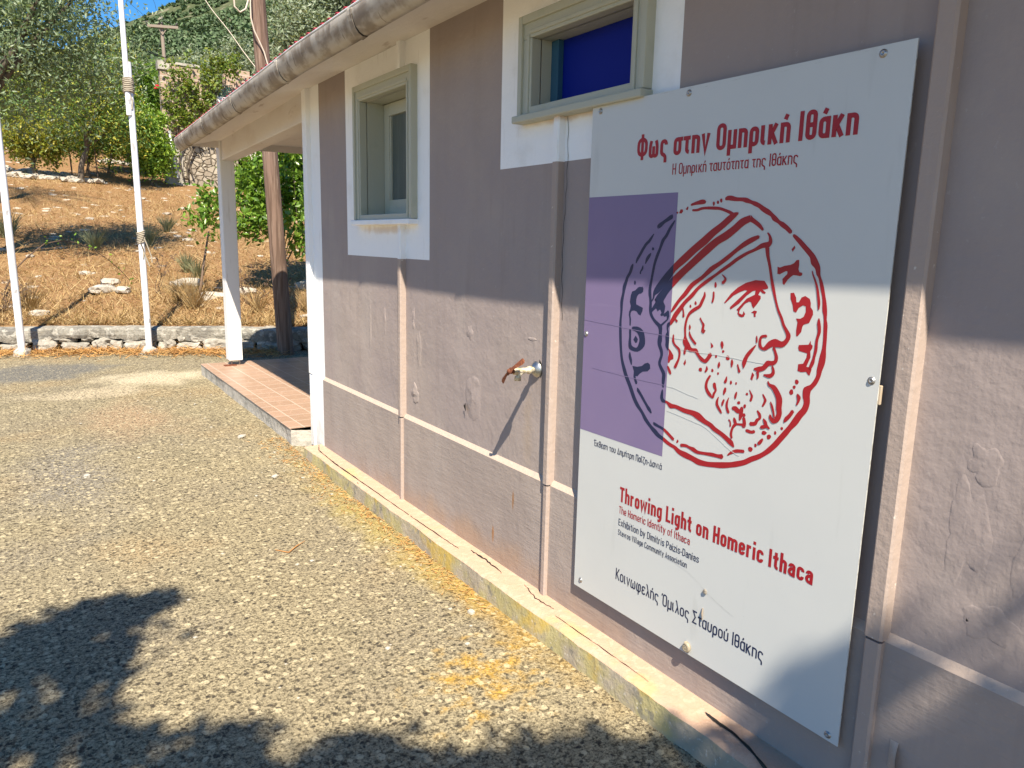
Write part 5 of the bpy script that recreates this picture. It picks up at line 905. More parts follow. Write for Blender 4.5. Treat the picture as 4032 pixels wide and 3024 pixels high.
# ------------------------------------------------------------------ white flag poles
m_pole = MAT('flaking_white_pole_paint', (.74, .74, .76), .5, [dict(t='noise', s=(14, 14, 5), lo=.62, hi=.66, c=(.28, .27, .27), f=.85), dict(t='noise', s=(20, 20, 2), lo=.55, hi=.7, c=(.6, .6, .6), f=.6)], [('noise', 40, .2, .003)])
m_rope = MAT('old_rope', (.42, .37, .29), .95, [dict(t='wave', s=120, dist=2, c=(.24, .2, .15), f=.6)], [('noise', 200, .6, .003)])
def flagpole(label, base, top, knots, upper_from, fat):
    base, top = Vector(base), Vector(top); t = empty('flag_pole', tuple(base), label, 'pole', 'white flag poles'); ax = (top-base)
    def pt(z): return base+ax*((z-base.z)/ax.z)
    sd = Vector((-.035, -.03, 0))
    mb = MB(); mb.tube([pt(base.z-.05), pt(base.z+1.5), pt(upper_from+.62 if upper_from else top.z)], [fat, fat*.98, fat*.92], 14); mb.build('lower_tube', m_pole, t)
    if upper_from:
        mb = MB(); mb.tube([pt(upper_from-.02)+sd*.9, pt(top.z)+sd*.9], [fat*.82, fat*.7], 14); mb.build('upper_tube', m_pole, t)
    for kz, n, tail in knots:
        mb = MB(); c = pt(kz); pts = []
        for i in range(n*12+1):
            a = 2*math.pi*i/12; z = (i/(n*12)-.5)*.022*n; r = fat*1.06+.003*math.sin(i*.9)+(.008 if i % 17 == 0 else 0)
            off = sd*.45 if upper_from and kz > upper_from-.1 else Vector((0, 0, 0)); r2 = r+(.016 if off.length else 0)
            pts.append(c+off+Vector((r2*math.cos(a), r2*math.sin(a), z+.012*math.sin(a+kz))))
        mb.tube(pts, .0095, 6)
        for j in range(tail):
            e = c+Vector((fat*1.3*(1 if j % 2 else -.3), -fat*1.1, -.01*n)); mb.tube([c+Vector((fat*.6, -fat*1.1, 0)), e, e+Vector((.03+.02*j, .0, -.10-.07*j)), e+Vector((.02+.035*j, .0, -.2-.05*j))], .0085, 6)
        mb.build('rope_lashing', m_rope, t)
    mb = MB(); rock(mb, (base.x, base.y, base.z+.01), .11, .09, .10, base.x*3+2, rough=.4, sub=2); mb.build('concrete_footing', m_concrete, t)
    return t
q = at(590, 1398, 10.95); tp = at(485, 0, 10.95); ext = tp+(tp-q)*.25
flagpole('white pole lashed with rope from two tubes, nearer the porch', (q.x, 10.95, gz(0, 9)), tuple(ext), [(at(550, 935, 10.95).z, 7, 3), (at(508, 340, 10.95).z, 8, 1)], at(500, 300, 10.95).z-.45, .040)
q = at(90, 1410, 11.4); tp = at(0, 600, 11.4); ext = tp+(tp-q)*1.0
flagpole('leaning plain white pole with flaking paint at the left edge', (q.x, 11.4, gz(0, 9)), tuple(ext), [], None, .043)
# ------------------------------------------------------------------ wooden utility pole
m_wood = MAT('weathered_pole_wood', (.20, .135, .105), .9, [dict(t='noise', s=(24, 24, 1.2), d=6, lo=.42, hi=.62, c=(.10, .065, .048), f=.85), dict(t='noise', s=(60, 60, 2), lo=.55, hi=.66, c=(.30, .225, .175), f=.6)], [('noise', (45, 45, 2), .7, .012)], spec=.15)
q = at(1128, 1400, 10.15); tp = at(1015, 0, 10.15); ext = tp+(tp-q)*.45
U = empty('utility_pole', (q.x, 10.15, 0), 'tall leaning wooden utility pole behind the porch', 'utility pole')
mb = MB(); bs_ = Vector((q.x, 10.15, -.1)); ax = (ext-bs_); mb.tube([bs_+ax*t_ for t_ in np.linspace(0, 1, 16)], [.107-.022*t_ for t_ in np.linspace(0, 1, 16)], 24); mb.build('shaft', m_wood, U)
m_cab = MAT('pale_cable', (.55, .47, .38), .6); m_blk = MAT('black_cable', (.02, .02, .022), .6)
mb = MB(); mb.tube([at(px, py, 10.02) for px, py in ((985, -60), (986, 20), (988, 70), (1000, 118), (1022, 165), (1040, 205), (1053, 250), (1060, 300))], .009, 8); mb.tube([at(px, py, 10.02) for px, py in ((920, -20), (923, 25), (945, 48), (968, 35), (979, -5), (982, -50))], .011, 8); mb.build('cable', m_cab, U)
# ------------------------------------------------------------------ far telegraph pole and wires
y = 46; q0 = at(649, 240, y); q1 = at(636, 98, y); FP = empty('telegraph_pole', (q0.x, y, tz(q0.x, y)), 'distant weathered T shaped telegraph pole against the mountain', 'utility pole')
m_fw = MAT('grey_pole_wood', (.26, .21, .17), .9)
mb = MB(); mb.tube([(q0.x+.1, y, tz(q0.x, y)-.2), tuple(q1)], [.11, .09], 10); mb.build('shaft', m_fw, FP)
a, b_ = at(578, 103, y), at(699, 112, y); mb = MB(); obox(mb, (a.x, y-.1), (b_.x, y-.1), .1, a.z-.06, a.z+.07, b_.z-.06, b_.z+.07); mb.build('crossarm', m_fw, FP)
mb = MB(); c = q1-Vector((0, 0, .52)); mb.tube([tuple(c+Vector((0, -.12, 0))), tuple(c+Vector((-.28, -.12, .42)))], .02, 6); mb.tube([tuple(c+Vector((0, -.12, 0))), tuple(c+Vector((.28, -.12, .42)))], .02, 6); mb.build('brace', m_fw, FP)
for px in (580, 625, 637, 694):
    q = at(px, 98, y); mb = MB(); ring(mb, (q.x, y-.05, a.lerp(b_, (q.x-a.x)/(b_.x-a.x)).z+.07), (0, 0, 1), [(.03, 0), (.03, .05), (.06, .06), (.05, .12), (.06, .14), (.0, .2)], 8); mb.build('insulator', MAT('dark_insulator', (.06, .05, .05), .3), FP)
mb = MB(); mb.tube([at(633, 150, y), at(628, 175, y), at(618, 215, y)], .012, 5); mb.build('stay_wire', m_blk, FP)
def wire(label, pts, r, m):
    mb = MB(); P_ = [at(*p_) for p_ in pts]; Q = [tuple(v) for v in catmull([tuple(v) for v in P_], 5)]; mb.tube(Q, r, 5, caps=False); tag(mb.build('overhead_wire', m), label, 'wire', 'overhead wires')
wire('dark sagging cable running from the olive crown to the ruin', [(420, 78, 26), (455, 110, 27), (510, 155, 28.5), (570, 195, 30), (620, 218, 31), (675, 232, 32)], .016, m_blk)
wire('second dark cable dipping behind the rope knot', [(675, 232, 32), (620, 250, 31), (560, 268, 29), (500, 278, 27)], .012, m_blk)
wire('thin pale wire slanting down across the mountain to the roof', [(785, -40, 14), (830, 32, 13.4), (900, 120, 12.5), (960, 205, 11.7), (1010, 270, 11.0)], .006, m_cab)
wire('thin dark wire in the patch of blue sky', [(490, -20, 60), (520, 20, 58), (560, 55, 56), (578, 101, 46)], .012, m_blk)
wire('second thin dark wire in the blue sky', [(590, -20, 60), (608, 10, 58), (625, 60, 52), (694, 106, 46)], .012, m_blk)
# ------------------------------------------------------------------ ruined stone house
yr = 30.0
RH = empty('ruined_house', onfield(760, 700, yr), 'roofless ruined stone house with concrete block walls behind the porch', 'building')
m_rub = MAT('rubble_masonry', (.38, .335, .27), .95, [dict(t='vcol', s=(4.2, 4.2, 5.6), warp=.25, lo=.2, hi=.8, c=(.25, .21, .165), f=.85), dict(t='noise', s=6, lo=.5, hi=.65, c=(.48, .43, .36), f=.6), dict(t='vedge', s=(4.2, 4.2, 5.6), warp=.18, lo=.06, hi=.015, c=(.17, .14, .10), f=.8)],
    [('vedge', (4.2, 4.2, 5.6), 1, .08, {'lo': 0, 'hi': .1, 'warp': .25}), ('noise', 10, .5, .03)], spec=.1)
m_cem = MAT('old_cement_render', (.40, .37, .32), .95, [dict(t='noise', s=1.2, lo=.45, hi=.65, c=(.26, .24, .21), f=.8), dict(t='noise', s=9, lo=.55, hi=.66, c=(.48, .45, .4), f=.6)], [('noise', 8, .6, .04)])
def brick_mat():
    m, nt, bs = newmat('concrete_block_wall'); N = nt.nodes; L = nt.links; g_ = N.new('ShaderNodeNewGeometry'); s_ = N.new('ShaderNodeSeparateXYZ'); L.new(g_.outputs['Position'], s_.inputs[0]); c_ = N.new('ShaderNodeCombineXYZ'); L.new(s_.outputs[0], c_.inputs[0]); L.new(s_.outputs[2], c_.inputs[1])
    b_ = N.new('ShaderNodeTexBrick'); L.new(c_.outputs[0], b_.inputs['Vector']); b_.inputs['Scale'].default_value = 1; b_.inputs['Brick Width'].default_value = .42; b_.inputs['Row Height'].default_value = .21; b_.inputs['Mortar Size'].default_value = .014
    b_.inputs['Color1'].default_value = (.33, .23, .17, 1); b_.inputs['Color2'].default_value = (.40, .30, .23, 1); b_.inputs['Mortar'].default_value = (.46, .40, .34, 1)
    L.new(b_.outputs[0], bs.inputs['Base Color']); bs.inputs['Roughness'].default_value = .95
    return m
m_blk_w = brick_mat()
def rx(px, y=yr): return at(px, 500, y).x
def rzz(px, py, y=yr): return at(px, py, y).z
mb = MB()
zb = tz(rx(760), yr)-.6
x0, x1, xd0, xd1, x2 = rx(648), rx(928), rx(932), rx(1036), rx(1500)
zlow = rzz(800, 572); zdoor = rzz(980, 632); zlin = rzz(980, 590)
mb.box(x0, xd0, yr, yr+.6, zb, zlow); mb.box(xd1, x2, yr, yr+.6, zb, zlow+.2); mb.build('rubble_wall', m_rub, RH)
mb = MB(); mb.box(xd0-.05, xd1+.4, yr-.04, yr+.55, zdoor, zlin+.02); mb.build('lintel', m_cem, RH); mb = MB(); mb.box(x0-.02, rx(712), yr-.05, yr+.3, zb, rzz(680, 545)); mb.build('cement_pier', m_cem, RH)
mb = MB(); mb.quad((xd0-.2, yr+2.5, zb), (xd1+.2, yr+2.5, zb), (xd1+.2, yr+2.5, zdoor), (xd0-.2, yr+2.5, zdoor)); mb.quad((xd0-.01, yr+.6, zdoor), (xd1+.01, yr+.6, zdoor), (xd1+.01, yr+2.5, zdoor), (xd0-.01, yr+2.5, zdoor)); mb.quad((xd0-.01, yr+.6, zb), (xd0-.01, yr+2.5, zb), (xd0-.01, yr+2.5, zdoor), (xd0-.01, yr+.6, zdoor)); mb.quad((xd1+.01, yr+2.5, zb), (xd1+.01, yr+.6, zb), (xd1+.01, yr+.6, zdoor), (xd1+.01, yr+2.5, zdoor)); mb.build('dark_interior', MAT('doorway_shade_black', (.02, .019, .018), 1), RH)  # near-black faces: the shade inside the doorway put into their colour
mb = MB(); mb.box(x0-.04, rx(690), yr+.05, yr+.35, rzz(680, 540), rzz(680, 246)); mb.box(rx(690), rx(838), yr+.1, yr+.35, zlow+.05, rzz(760, 320)); mb.box(rx(690), rx(800), yr+.12, yr+.34, rzz(760, 320), rzz(760, 262))
mb.box(rx(898), x2, yr+.3, yr+.55, zlow, rzz(930, 290)); mb.box(rx(905), rx(1000), yr+.31, yr+.54, rzz(930, 290), rzz(930, 268)); mb.box(xd0, x2, yr+.1, yr+.5, zlin+.021, zlin+.45)
mb.build('block_wall', m_blk_w, RH)
mb = MB(); a = at(660, 245, yr); mb.box(x0-.1, x0+.28, yr+.0, yr+.4, a.z-.25, a.z+.03); mb.box(rx(695), rx(800), yr+.08, yr+.38, rzz(760, 262)+.001, rzz(760, 252)); mb.build('wall_cap', m_cem, RH)
mb = MB(); q0, q1 = at(668, 515, yr-.12), at(697, 700, yr-.12); mb.tube([at(680, 512, yr-.12), q0, q1], .05, 8); mb.build('drainpipe', m_pole, RH)
mb = MB()
for px in np.arange(868, 912, 7): mb.tube([at(px, 395, yr-.1), at(px, 335, yr-.1)], .012, 4, caps=False)
for py in range(340, 396, 9): mb.tube([at(862, py, yr-.1), at(915, py-3, yr-.1)], .012, 4, caps=False)
mb.build('wire_grille', MAT('green_wire', (.05, .16, .12), .5), RH)
mb = MB(); c = at(880, 398, yr-.2); mb.box(c.x-.25, c.x+.3, yr-.3, yr+.1, c.z-.2, c.z+.12); tag(mb.build('plastic_crate', MAT('white_plastic', (.7, .7, .72), .4), bevel=.02), 'white crate below the green grille of the ruin', 'crate')
# climbing vine over the ruin
VINE = LEAF('vine_leaves', [(.12, .19, .03), (.17, .25, .04), (.08, .13, .02), (.27, .29, .05), (.12, .19, .03)], .45, .35)
g = np.random.default_rng(33); t = empty('climbing_vine', onfield(720, 700, yr-.3), 'tangled green and yellow vine hanging over the ruined wall', 'vine'); Ps = []
for px, py, rr, n in ((700, 330, .55, 12), (745, 370, .6, 14), (790, 300, .55, 12), (840, 270, .5, 12), (880, 250, .5, 11), (800, 380, .45, 9), (700, 430, .5, 10), (770, 440, .45, 10), (730, 490, .4, 8), (850, 330, .35, 6), (910, 262, .3, 6), (690, 275, .3, 5), (760, 510, .25, 4), (660, 400, .35, 6)):
    c = np.array(at(px, py, yr-.35))
    for i in range(n): q = c+g.normal(size=3)*rr*.6*np.array([1, .35, 1]); Ps.append(q+g.normal(size=(int(16+12*g.random()), 3))*.11)
P = np.concatenate(Ps); leaf_mesh('foliage', P, .13, VINE, t, 34, .6, up=.4); mb = MB(); r_ = random.Random(4)
for px, py0, py1 in ((712, 700, 420), (745, 700, 380), (750, 690, 470), (820, 470, 300), (850, 420, 290), (690, 560, 330)):
    pts = [at(px+12*math.sin(k*1.3+px)+(k*3), py0+(py1-py0)*k/7, yr-.15) for k in range(8)]; mb.tube(pts, [.035, .032, .03, .027, .024, .02, .016, .01], 6)
mb.build('stems', m_bark, t)
# ------------------------------------------------------------------ trees and shrubs on the slope
b = (-1.9, 15.9, tz(-1.9, 15.9)); c = at(190, 115, 16.3)
tree('olive_tree', 'large dark olive crown filling the upper left corner behind the white poles', 'tree', b, (c.x-.35, 16.3, c.z), (1.75, 1.5, 1.75), 145, 165, .25, .095, OLIVE, 11, .2, 'olive trees', shell=.3)
c = at(330, 330, 27.5); b = onfield(310, 690, 27.5)
tree('citrus_tree', 'slender tree with yellow specks and drooping twigs below the dark olive', 'tree', b, (c.x+.2, 27.5, c.z-.5), (1.5, 1.3, 1.9), 70, 150, .24, .12, CITRUS, 12, .09, shell=.3, droop=.4)
c = at(1270, 110, 24); b = onfield(1330, 500, 24)
tree('olive_tree', 'silvery olive tree rising behind the red roof edge, right of the wooden pole', 'tree', b, (c.x+.4, 24, c.z-.2), (2.1, 1.8, 1.9), 110, 330, .26, .15, OLIVEP, 13, .16, 'olive trees', shell=.3)
c = at(830, 215, 44); b = onfield(800, 400, 44)
tree('olive_tree', 'small pale olive tree above the block wall of the ruin', 'tree', b, (c.x, 44, c.z-1.6), (2.3, 1.8, 1.5), 60, 200, .34, .2, OLIVEP, 14, .16, 'olive trees', shell=.3)
c = at(960, 220, 40); b = onfield(960, 400, 40)
tree('olive_tree', 'pale olive tree behind the wooden pole, its trunk hidden by the ruin', 'tree', b, (c.x, 40, c.z-1.0), (1.3, 1.2, 1.5), 40, 190, .3, .2, OLIVEP, 15, .14, 'olive trees', shell=.3)
c = at(690, 250, 50); b = onfield(690, 420, 50)
tree('olive_tree', 'dusty olive tree below the far telegraph pole', 'tree', b, (c.x-.5, 50, c.z-2.2), (2.0, 2, 1.2), 50, 200, .3, .2, OLIVEP, 16, .14, 'olive trees', shell=.3)
b = onfield(135, 650, 28.5); c = at(125, 545, 28.5)
tree('shrub', 'round yellow green shrub with a short dark trunk on the stony bank', 'shrub', b, (c.x, 28.5, c.z), (1.05, .9, .72), 55, 150, .17, .11, YELL, 17, .07, shell=.35, aspect=.5)
b = onfield(345, 660, 29.5); c = at(350, 560, 29.5)
tree('shrub', 'dark narrow shrub on a stake beside the stone ring', 'shrub', b, (c.x, 29.5, c.z+.1), (.5, .5, .95), 34, 150, .15, .10, CITRUS, 18, .05, shell=.3, aspect=.45)
b = onfield(425, 650, 31); c = at(440, 500, 31)
tree('shrub', 'bushy mid green shrub behind the thin garden stakes', 'shrub', b, (c.x+.1, 31, c.z), (1.0, .9, 1.15), 60, 150, .18, .12, CITRUS, 19, .05, shell=.3, aspect=.45)
b = onfield(545, 640, 33); c = at(550, 400, 33)
tree('shrub', 'tall green shrub with a red flower behind the nearer white pole', 'shrub', b, (c.x+.2, 33, c.z), (1.25, 1.0, 1.7), 80, 170, .2, .13, BUSH, 20, .07, shell=.3, aspect=.4)
c = at(617, 342, 31.9); mb = MB(); r_ = random.Random(2)
for i in range(14): rock(mb, (c.x+.12*(r_.random()-.5), c.y, c.z+.12*(r_.random()-.5)), .045, .04, .035, i, sub=1)
tag(mb.build('red_flower', MAT('crimson_petals', (.5, .01, .03), .6)), 'red bloom among the green leaves left of the ruin', 'flower')
b = onfield(600, 690, 29); c = at(600, 560, 29)
tree('climbing_shrub', 'dense bright green climber spilling over the corner of the old stone ruin', 'shrub', b, (c.x-.1, 29, c.z-.05), (.62, .6, 1.05), 80, 190, .17, .115, LIME, 21, .06, shell=.35, aspect=.55)
b = onfield(500, 640, 34); c = at(500, 510, 34)
tree('shrub', 'yellowish shrub behind the rope knot of the nearer white pole', 'shrub', b, (c.x, 34, c.z), (1.1, 1, 1.0), 50, 150, .2, .13, YELL, 22, .05, shell=.3, aspect=.5)
for i, (px, py, y, rr, mt, lab) in enumerate(((40, 420, 36, (1.9, 1.4, 1.6), CITRUS, 'dark leafy tree at the far left edge behind the palm'), (215, 400, 38, (1.8, 1.4, 1.7), LIME, 'bright leafy tree behind the slender citrus'), (130, 300, 45, (2.2, 2, 1.3), OLIVEP, 'greyish tree glimpsed through the dark olive crown'), (480, 330, 48, (2.0, 1.6, 1.3), OLIVE, 'low olive just left of the far telegraph pole'))):
    c = at(px, py, y); b = onfield(px, 500, y); tree('background_tree', lab, 'tree', b, (c.x, y, c.z-.3), rr, 55, 180, .3, .16, mt, 300+i, .12, shell=.3)
# palm with arching fronds
b = onfield(-25, 620, 23.5); P_ = empty('palm', b, 'small date palm with arching feathered fronds under the olive', 'palm'); g = np.random.default_rng(31)
mb = MB(); top = Vector((b[0], b[1], at(60, 440, 23.5).z)); mb.tube([Vector(b)-Vector((0, 0, .1)), Vector(b).lerp(top, .5), top], [.13, .12, .11], 10); mb.build('trunk', m_bark, P_)
m_frond = LEAF('palm_fronds', [(0.078, 0.155, 0.046), (0.124, 0.217, 0.07), (0.062, 0.124, 0.039), (0.186, 0.279, 0.109)], .4, .2)
def frond(base, d, ln, dr, g, n=38, lw=.34):
    pts = []; ax = []; V = []; F = []
    for i in range(n):
        t = i/(n-1); q = Vector(base)+Vector(d)*ln*t+Vector((0, 0, ln*(.75*t-dr*t*t)))
        tn = (Vector(d)+Vector((0, 0, .75-2*dr*t))).normalized(); sd = tn.cross(Vector((0, 0, 1))).normalized()
        L_ = lw*math.sin(math.pi*min(.12+t*.86, 1))*(1+.15*g.normal())
        for s_ in (-1, 1):
            e = q+sd*s_*L_*.8+tn*L_*.6+Vector((0, 0, -.25*L_)); k = len(V); w = tn*.016
            V += [q-w, q+w, e]; F.append((k, k+1, k+2))
    return V, F
V = []; F = []
for i in range(16):
    a = 2*math.pi*i/16+.3*g.random(); v, f = frond(top, (math.cos(a), math.sin(a), 0), 1.7+.5*g.random(), .7+.4*g.random(), g); k = len(V); V += v; F += [tuple(q+k for q in x) for x in f]
npmesh('fronds', np.array([tuple(q) for q in V]), np.array(F), m_frond, P_)
def spiky(name, label, cat, base, n, ln, w, mat, seed, spread=.9, group=None):
    g = np.random.default_rng(seed); V = []; F = []
    for i in range(n):
        a = 2*math.pi*g.random(); t = spread*g.random()**.7; d = Vector((math.cos(a)*t, math.sin(a)*t, 1)).normalized(); L_ = ln*(.6+.5*g.random()); s_ = d.orthogonal().normalized()
        b0 = Vector(base)+Vector((g.normal()*ln*.06, g.normal()*ln*.06, -.01)); k = len(V)
        m1 = b0+d*L_*.55; e = b0+d*L_+Vector((d.x, d.y, -.5))*L_*.22*t
        V += [b0-s_*w*.6, b0+s_*w*.6, m1+s_*w*.5, m1-s_*w*.5, e]; F += [(k, k+1, k+2), (k, k+2, k+3), (k+3, k+2, k+4)]
    return tag(npmesh(name, np.array([tuple(q) for q in V]), np.array(F), mat), label, cat, group)
q = at(555, 350, 36); spiky('yucca', 'spiky green yucca showing above the shrubs behind the nearer pole', 'yucca', (q.x, 36, q.z-.5), 60, 1.3, .07, LEAF('yucca_blades', [(0.078, 0.186, 0.046), (0.139, 0.264, 0.078), (0.062, 0.139, 0.046)], .4, .15), 41, 1.2)
q = at(470, 320, 37); spiky('yucca', 'smaller yucca left of the rope knot above the hedge', 'yucca', (q.x, 37, q.z-.6), 40, 1.1, .06, bpy.data.materials['yucca_blades'], 42, 1.3)
# broad-leaved bush beside the porch
bx = at(1080, 820, 13.2); b = (bx.x, 13.2, tz(bx.x, 13.2))
t = empty('leafy_bush', b, 'leafy bright green bush behind the porch post and the wooden pole', 'bush'); g = np.random.default_rng(51)
Ps = []; ends = []
def blob(px, py, y, rx, rz, n):
    c = at(px, py, y)
    for i in range(n):
        d = g.normal(size=3); d /= np.linalg.norm(d); q = np.array(c)+d*np.array([rx, rx*.9, rz])*(.35+.65*g.random()); ends.append(q)
        Ps.append(q+g.normal(size=(int(42+44*g.random()), 3))*.125)
blob(1120, 700, 13.0, .75, .75, 34); blob(1010, 760, 13.3, .55, .5, 20); blob(1180, 820, 12.7, .6, .5, 22); blob(1110, 560, 13.6, .8, .55, 24); blob(1230, 620, 13.0, .8, .8, 26)
blob(1000, 900, 12.9, .4, .22, 8); blob(1200, 940, 12.5, .35, .18, 6); blob(825, 800, 12.9, .22, .16, 3); blob(790, 850, 12.8, .2, .10, 2); blob(850, 890, 12.7, .12, .10, 1)
leaf_mesh('foliage', np.concatenate(Ps), .105, BUSH, t, 52, .55, up=.5); mb = MB()
cs = np.array(ends); limbs(mb, (b[0], b[1], b[2]-.1), cs, g, .022, 16, .15); mb.build('stems', m_bark, t)
# dead twiggy plants
def twigs(base, n, ln, seed, label, name='dry_plant', col=None, leaves=0):
    g = random.Random(seed); mb = MB(); b = Vector(base)
    for i in range(n):
        p_ = [b+Vector((g.gauss(0, .03), g.gauss(0, .03), -.02))]; d = Vector((g.gauss(0, .5), g.gauss(0, .5), 1)).normalized()
        for k in range(5):
            d = (d+Vector((g.gauss(0, .22), g.gauss(0, .22), -.03))).normalized(); p_.append(p_[-1]+d*ln/5)
        mb.tube(p_, [.006, .005, .004, .003, .002, .001], 4, caps=False)
        for k in (2, 3, 4):
            e = p_[k]+Vector((g.gauss(0, .1), g.gauss(0, .1), .08)); mb.tube([p_[k], e], [.0025, .001], 3, caps=False)
            for j in range(leaves):
                c = p_[k].lerp(e, g.random()); s_ = .018; mb.add([c, c+Vector((s_, 0, s_*.6)), c+Vector((s_*.4, s_*.5, s_*1.5)), c+Vector((-s_*.6, 0, s_))], [(0, 1, 2), (0, 2, 3)])
    return tag(mb.build(name, col or m_drytwig), label, 'dry plant')
m_drytwig = MAT('brown_dry_stems', (.10, .065, .045), .9)
q = at(1005, 1290, 11.9); twigs((q.x, 12.1, tz(q.x, 12.1)), 9, .75, 3, 'brown leafless plant between the porch post and the wooden pole', leaves=3)
q = at(620, 1100, 13.2); twigs((q.x, 13.4, tz(q.x, 13.4)), 4, .8, 4, 'thin dark weed standing right of the nearer white pole', leaves=4)
q = at(30, 1150, 12.8); twigs((q.x-.1, 12.9, tz(q.x, 12.9)), 12, .6, 5, 'tangle of dark brown dry stems behind the left white pole', leaves=3)
# bramble arch
mb = MB(); pts = []
for px, py, y in ((20, 1140, 12.6), (60, 1060, 12.7), (110, 1010, 12.8), (175, 960, 12.9), (235, 948, 13.0), (300, 955, 13.1), (365, 980, 13.2), (430, 1025, 13.3), (480, 1070, 13.4), (512, 1105, 13.5)): pts.append(at(px, py, y))
mb.tube(pts, [.010, .009, .009, .008, .008, .007, .006, .006, .005, .004], 6, caps=False); r_ = random.Random(8)
Pl = np.array([tuple(q+Vector((r_.gauss(0, .03), 0, r_.gauss(0, .04)))) for q in pts[3:] for k in range(4)])
t = empty('bramble', tuple(pts[0]), 'single bramble cane arching over the dry grass between the white poles', 'bramble'); mb.build('cane', m_drytwig, t); leaf_mesh('leaves', Pl, .05, LIME, t, 3, .6)
q0, q1 = at(785, 1120, 13.0), at(822, 910, 13.3); mb = MB(); mb.tube([q0-Vector((0, 0, .15)), q0.lerp(q1, .4)+Vector((.01, 0, 0)), q1], [.020, .019, .014], 7)
tag(mb.build('wooden_stake', MAT('weathered_stake_wood', (.16, .11, .08), .9, bump=[('noise', (40, 40, 5), .6, .01)])), 'leaning brown stake in the dry grass left of the porch post', 'stake')
for px, lab in ((285, 'thin garden stake left of the dark narrow shrub'), (352, 'thin garden stake between the shrubs, right of the narrow shrub'), (385, 'thin garden stake farthest right in the shade of the shrubs')):
    q = onfield(px, 680, 29.0); mb = MB(); mb.tube([Vector(q)-Vector((0, 0, .1)), Vector(q)+Vector((-.05, 0, 1.1))], .022, 6); tag(mb.build('garden_stake', bpy.data.materials['weathered_stake_wood']), lab, 'stake', 'stakes among the shrubs')
# tufts of grey-green grass
TUFT = LEAF('grey_green_grass', [(0.202, 0.232, 0.132), (0.295, 0.295, 0.171), (0.139, 0.171, 0.093), (0.403, 0.341, 0.186)], .7, .15)
tufts = [(365, 868, 17.5, .55, 'grey green grass tuft in the middle of the shaded strip'), (578, 850, 18.0, .6, 'tall grass tuft just right of the nearer white pole'), (655, 815, 19.5, .5, 'pale grass tuft out in the sun right of the nearer white pole'),
    (20, 800, 19.0, .7, 'dark grass tuft at the left edge behind the leaning pole'), (730, 945, 15.0, .45, 'straggly grass tuft on the bank left of the stake'), (770, 965, 14.6, .4, 'short pale grass tuft at the foot of the stake')]
for i, (px, py, y, ln, lab) in enumerate(tufts):
    q = at(px, py, y); spiky('grass_tuft', lab, 'grass tuft', (q.x, y, tz(q.x, y)), 130, ln, .012, TUFT, 60+i, .8, 'grass tufts on the slope')
def tuftz(px, y, ln, n, lab, i):
    q = at(px, 1100, y); spiky('straw_tuft', lab, 'grass tuft', (q.x, y, tz(q.x, y)), n, ln, .007, STRAW, 80+i, .9, 'straw tufts behind the stone wall')
STRAW = LEAF('dry_straw', [(.34, .22, .09), (.45, .32, .145), (.21, .12, .05), (.52, .40, .21), (.27, .15, .06)], .8, .15)
for i, (px, y, ln, n, lab) in enumerate(((760, 12.2, .75, 160, 'tall straw clump just left of the porch post'), (700, 12.6, .6, 120, 'straw clump midway between the nearer pole and the porch post'), (100, 12.9, .55, 110, 'straw clump behind the left white pole'), (1010, 11.6, .5, 90, 'straw clump seen between porch post and wooden pole'), (1210, 11.4, .6, 120, 'straw clump right of the wooden pole by the white corner'))): tuftz(px, y, ln, n, lab, i)
# dry grass over the whole slope
g = np.random.default_rng(90)
def blades(name, XY, ln, w, mat, seed, label, cat, zf, lie=.8):
    g = np.random.default_rng(seed); n = len(XY); z = np.array([zf(x, y) for x, y in XY]); b0 = np.column_stack([XY, z])
    a = g.random(n)*2*math.pi; t = lie*(.4+g.random(n)); d = np.column_stack([np.cos(a)*t, np.sin(a)*t, .12+.5*g.random(n)]); d /= np.linalg.norm(d, axis=1, keepdims=True)
    L_ = (ln*(.4+.9*g.random(n)))[:, None]; s_ = np.column_stack([-np.sin(a), np.cos(a), g.normal(size=n)*.4])*w*.5
    V = np.stack([b0-s_, b0+s_, b0+d*L_], 1).reshape(-1, 3); F = np.arange(n*3).reshape(-1, 3)
    return tag(npmesh(name, V, F, mat), label, cat, kind='stuff')
XY = []
while len(XY) < 34000:
    d = 17*g.random()**2.1; x = -6+16*g.random(); y = yw(x)+.3+d
    if -.35 < x/y-0.02*0 < .75 and -.12 < x/y: XY.append((x, y))
blades('dry_grass', np.array(XY), .26, .010, STRAW, 91, 'dry straw-coloured grass over the slope', 'grass', tz)
XY = []
for i in range(4200):
    x = -3+6*g.random(); y = yw(x)-.12-abs(g.normal())*.28; XY.append((x, y))
blades('straw_litter', np.array(XY), .22, .010, LEAF('orange_straw', [(.45, .22, .06), (.52, .30, .10), (.30, .13, .04), (.56, .38, .15)], .85, .1), 92, 'orange straw litter along the foot of the stone wall', 'litter', lambda x, y: gz(x, y)+.005+.03*rnd.random(), 2.0)
XY = []
for i in range(1000):
    y = 2.6+3.2*g.random()**.8; XY.append((1.685-abs(g.normal())*.06*(1 if y < 4.2 else 1.7), y))
blades('needle_litter', np.array(XY), .04, .005, bpy.data.materials['orange_straw'], 93, 'brown needles and crumbs along the foot of the plinth', 'litter', lambda x, y: gz(x, y)+.003+.006*rnd.random(), 3.0)
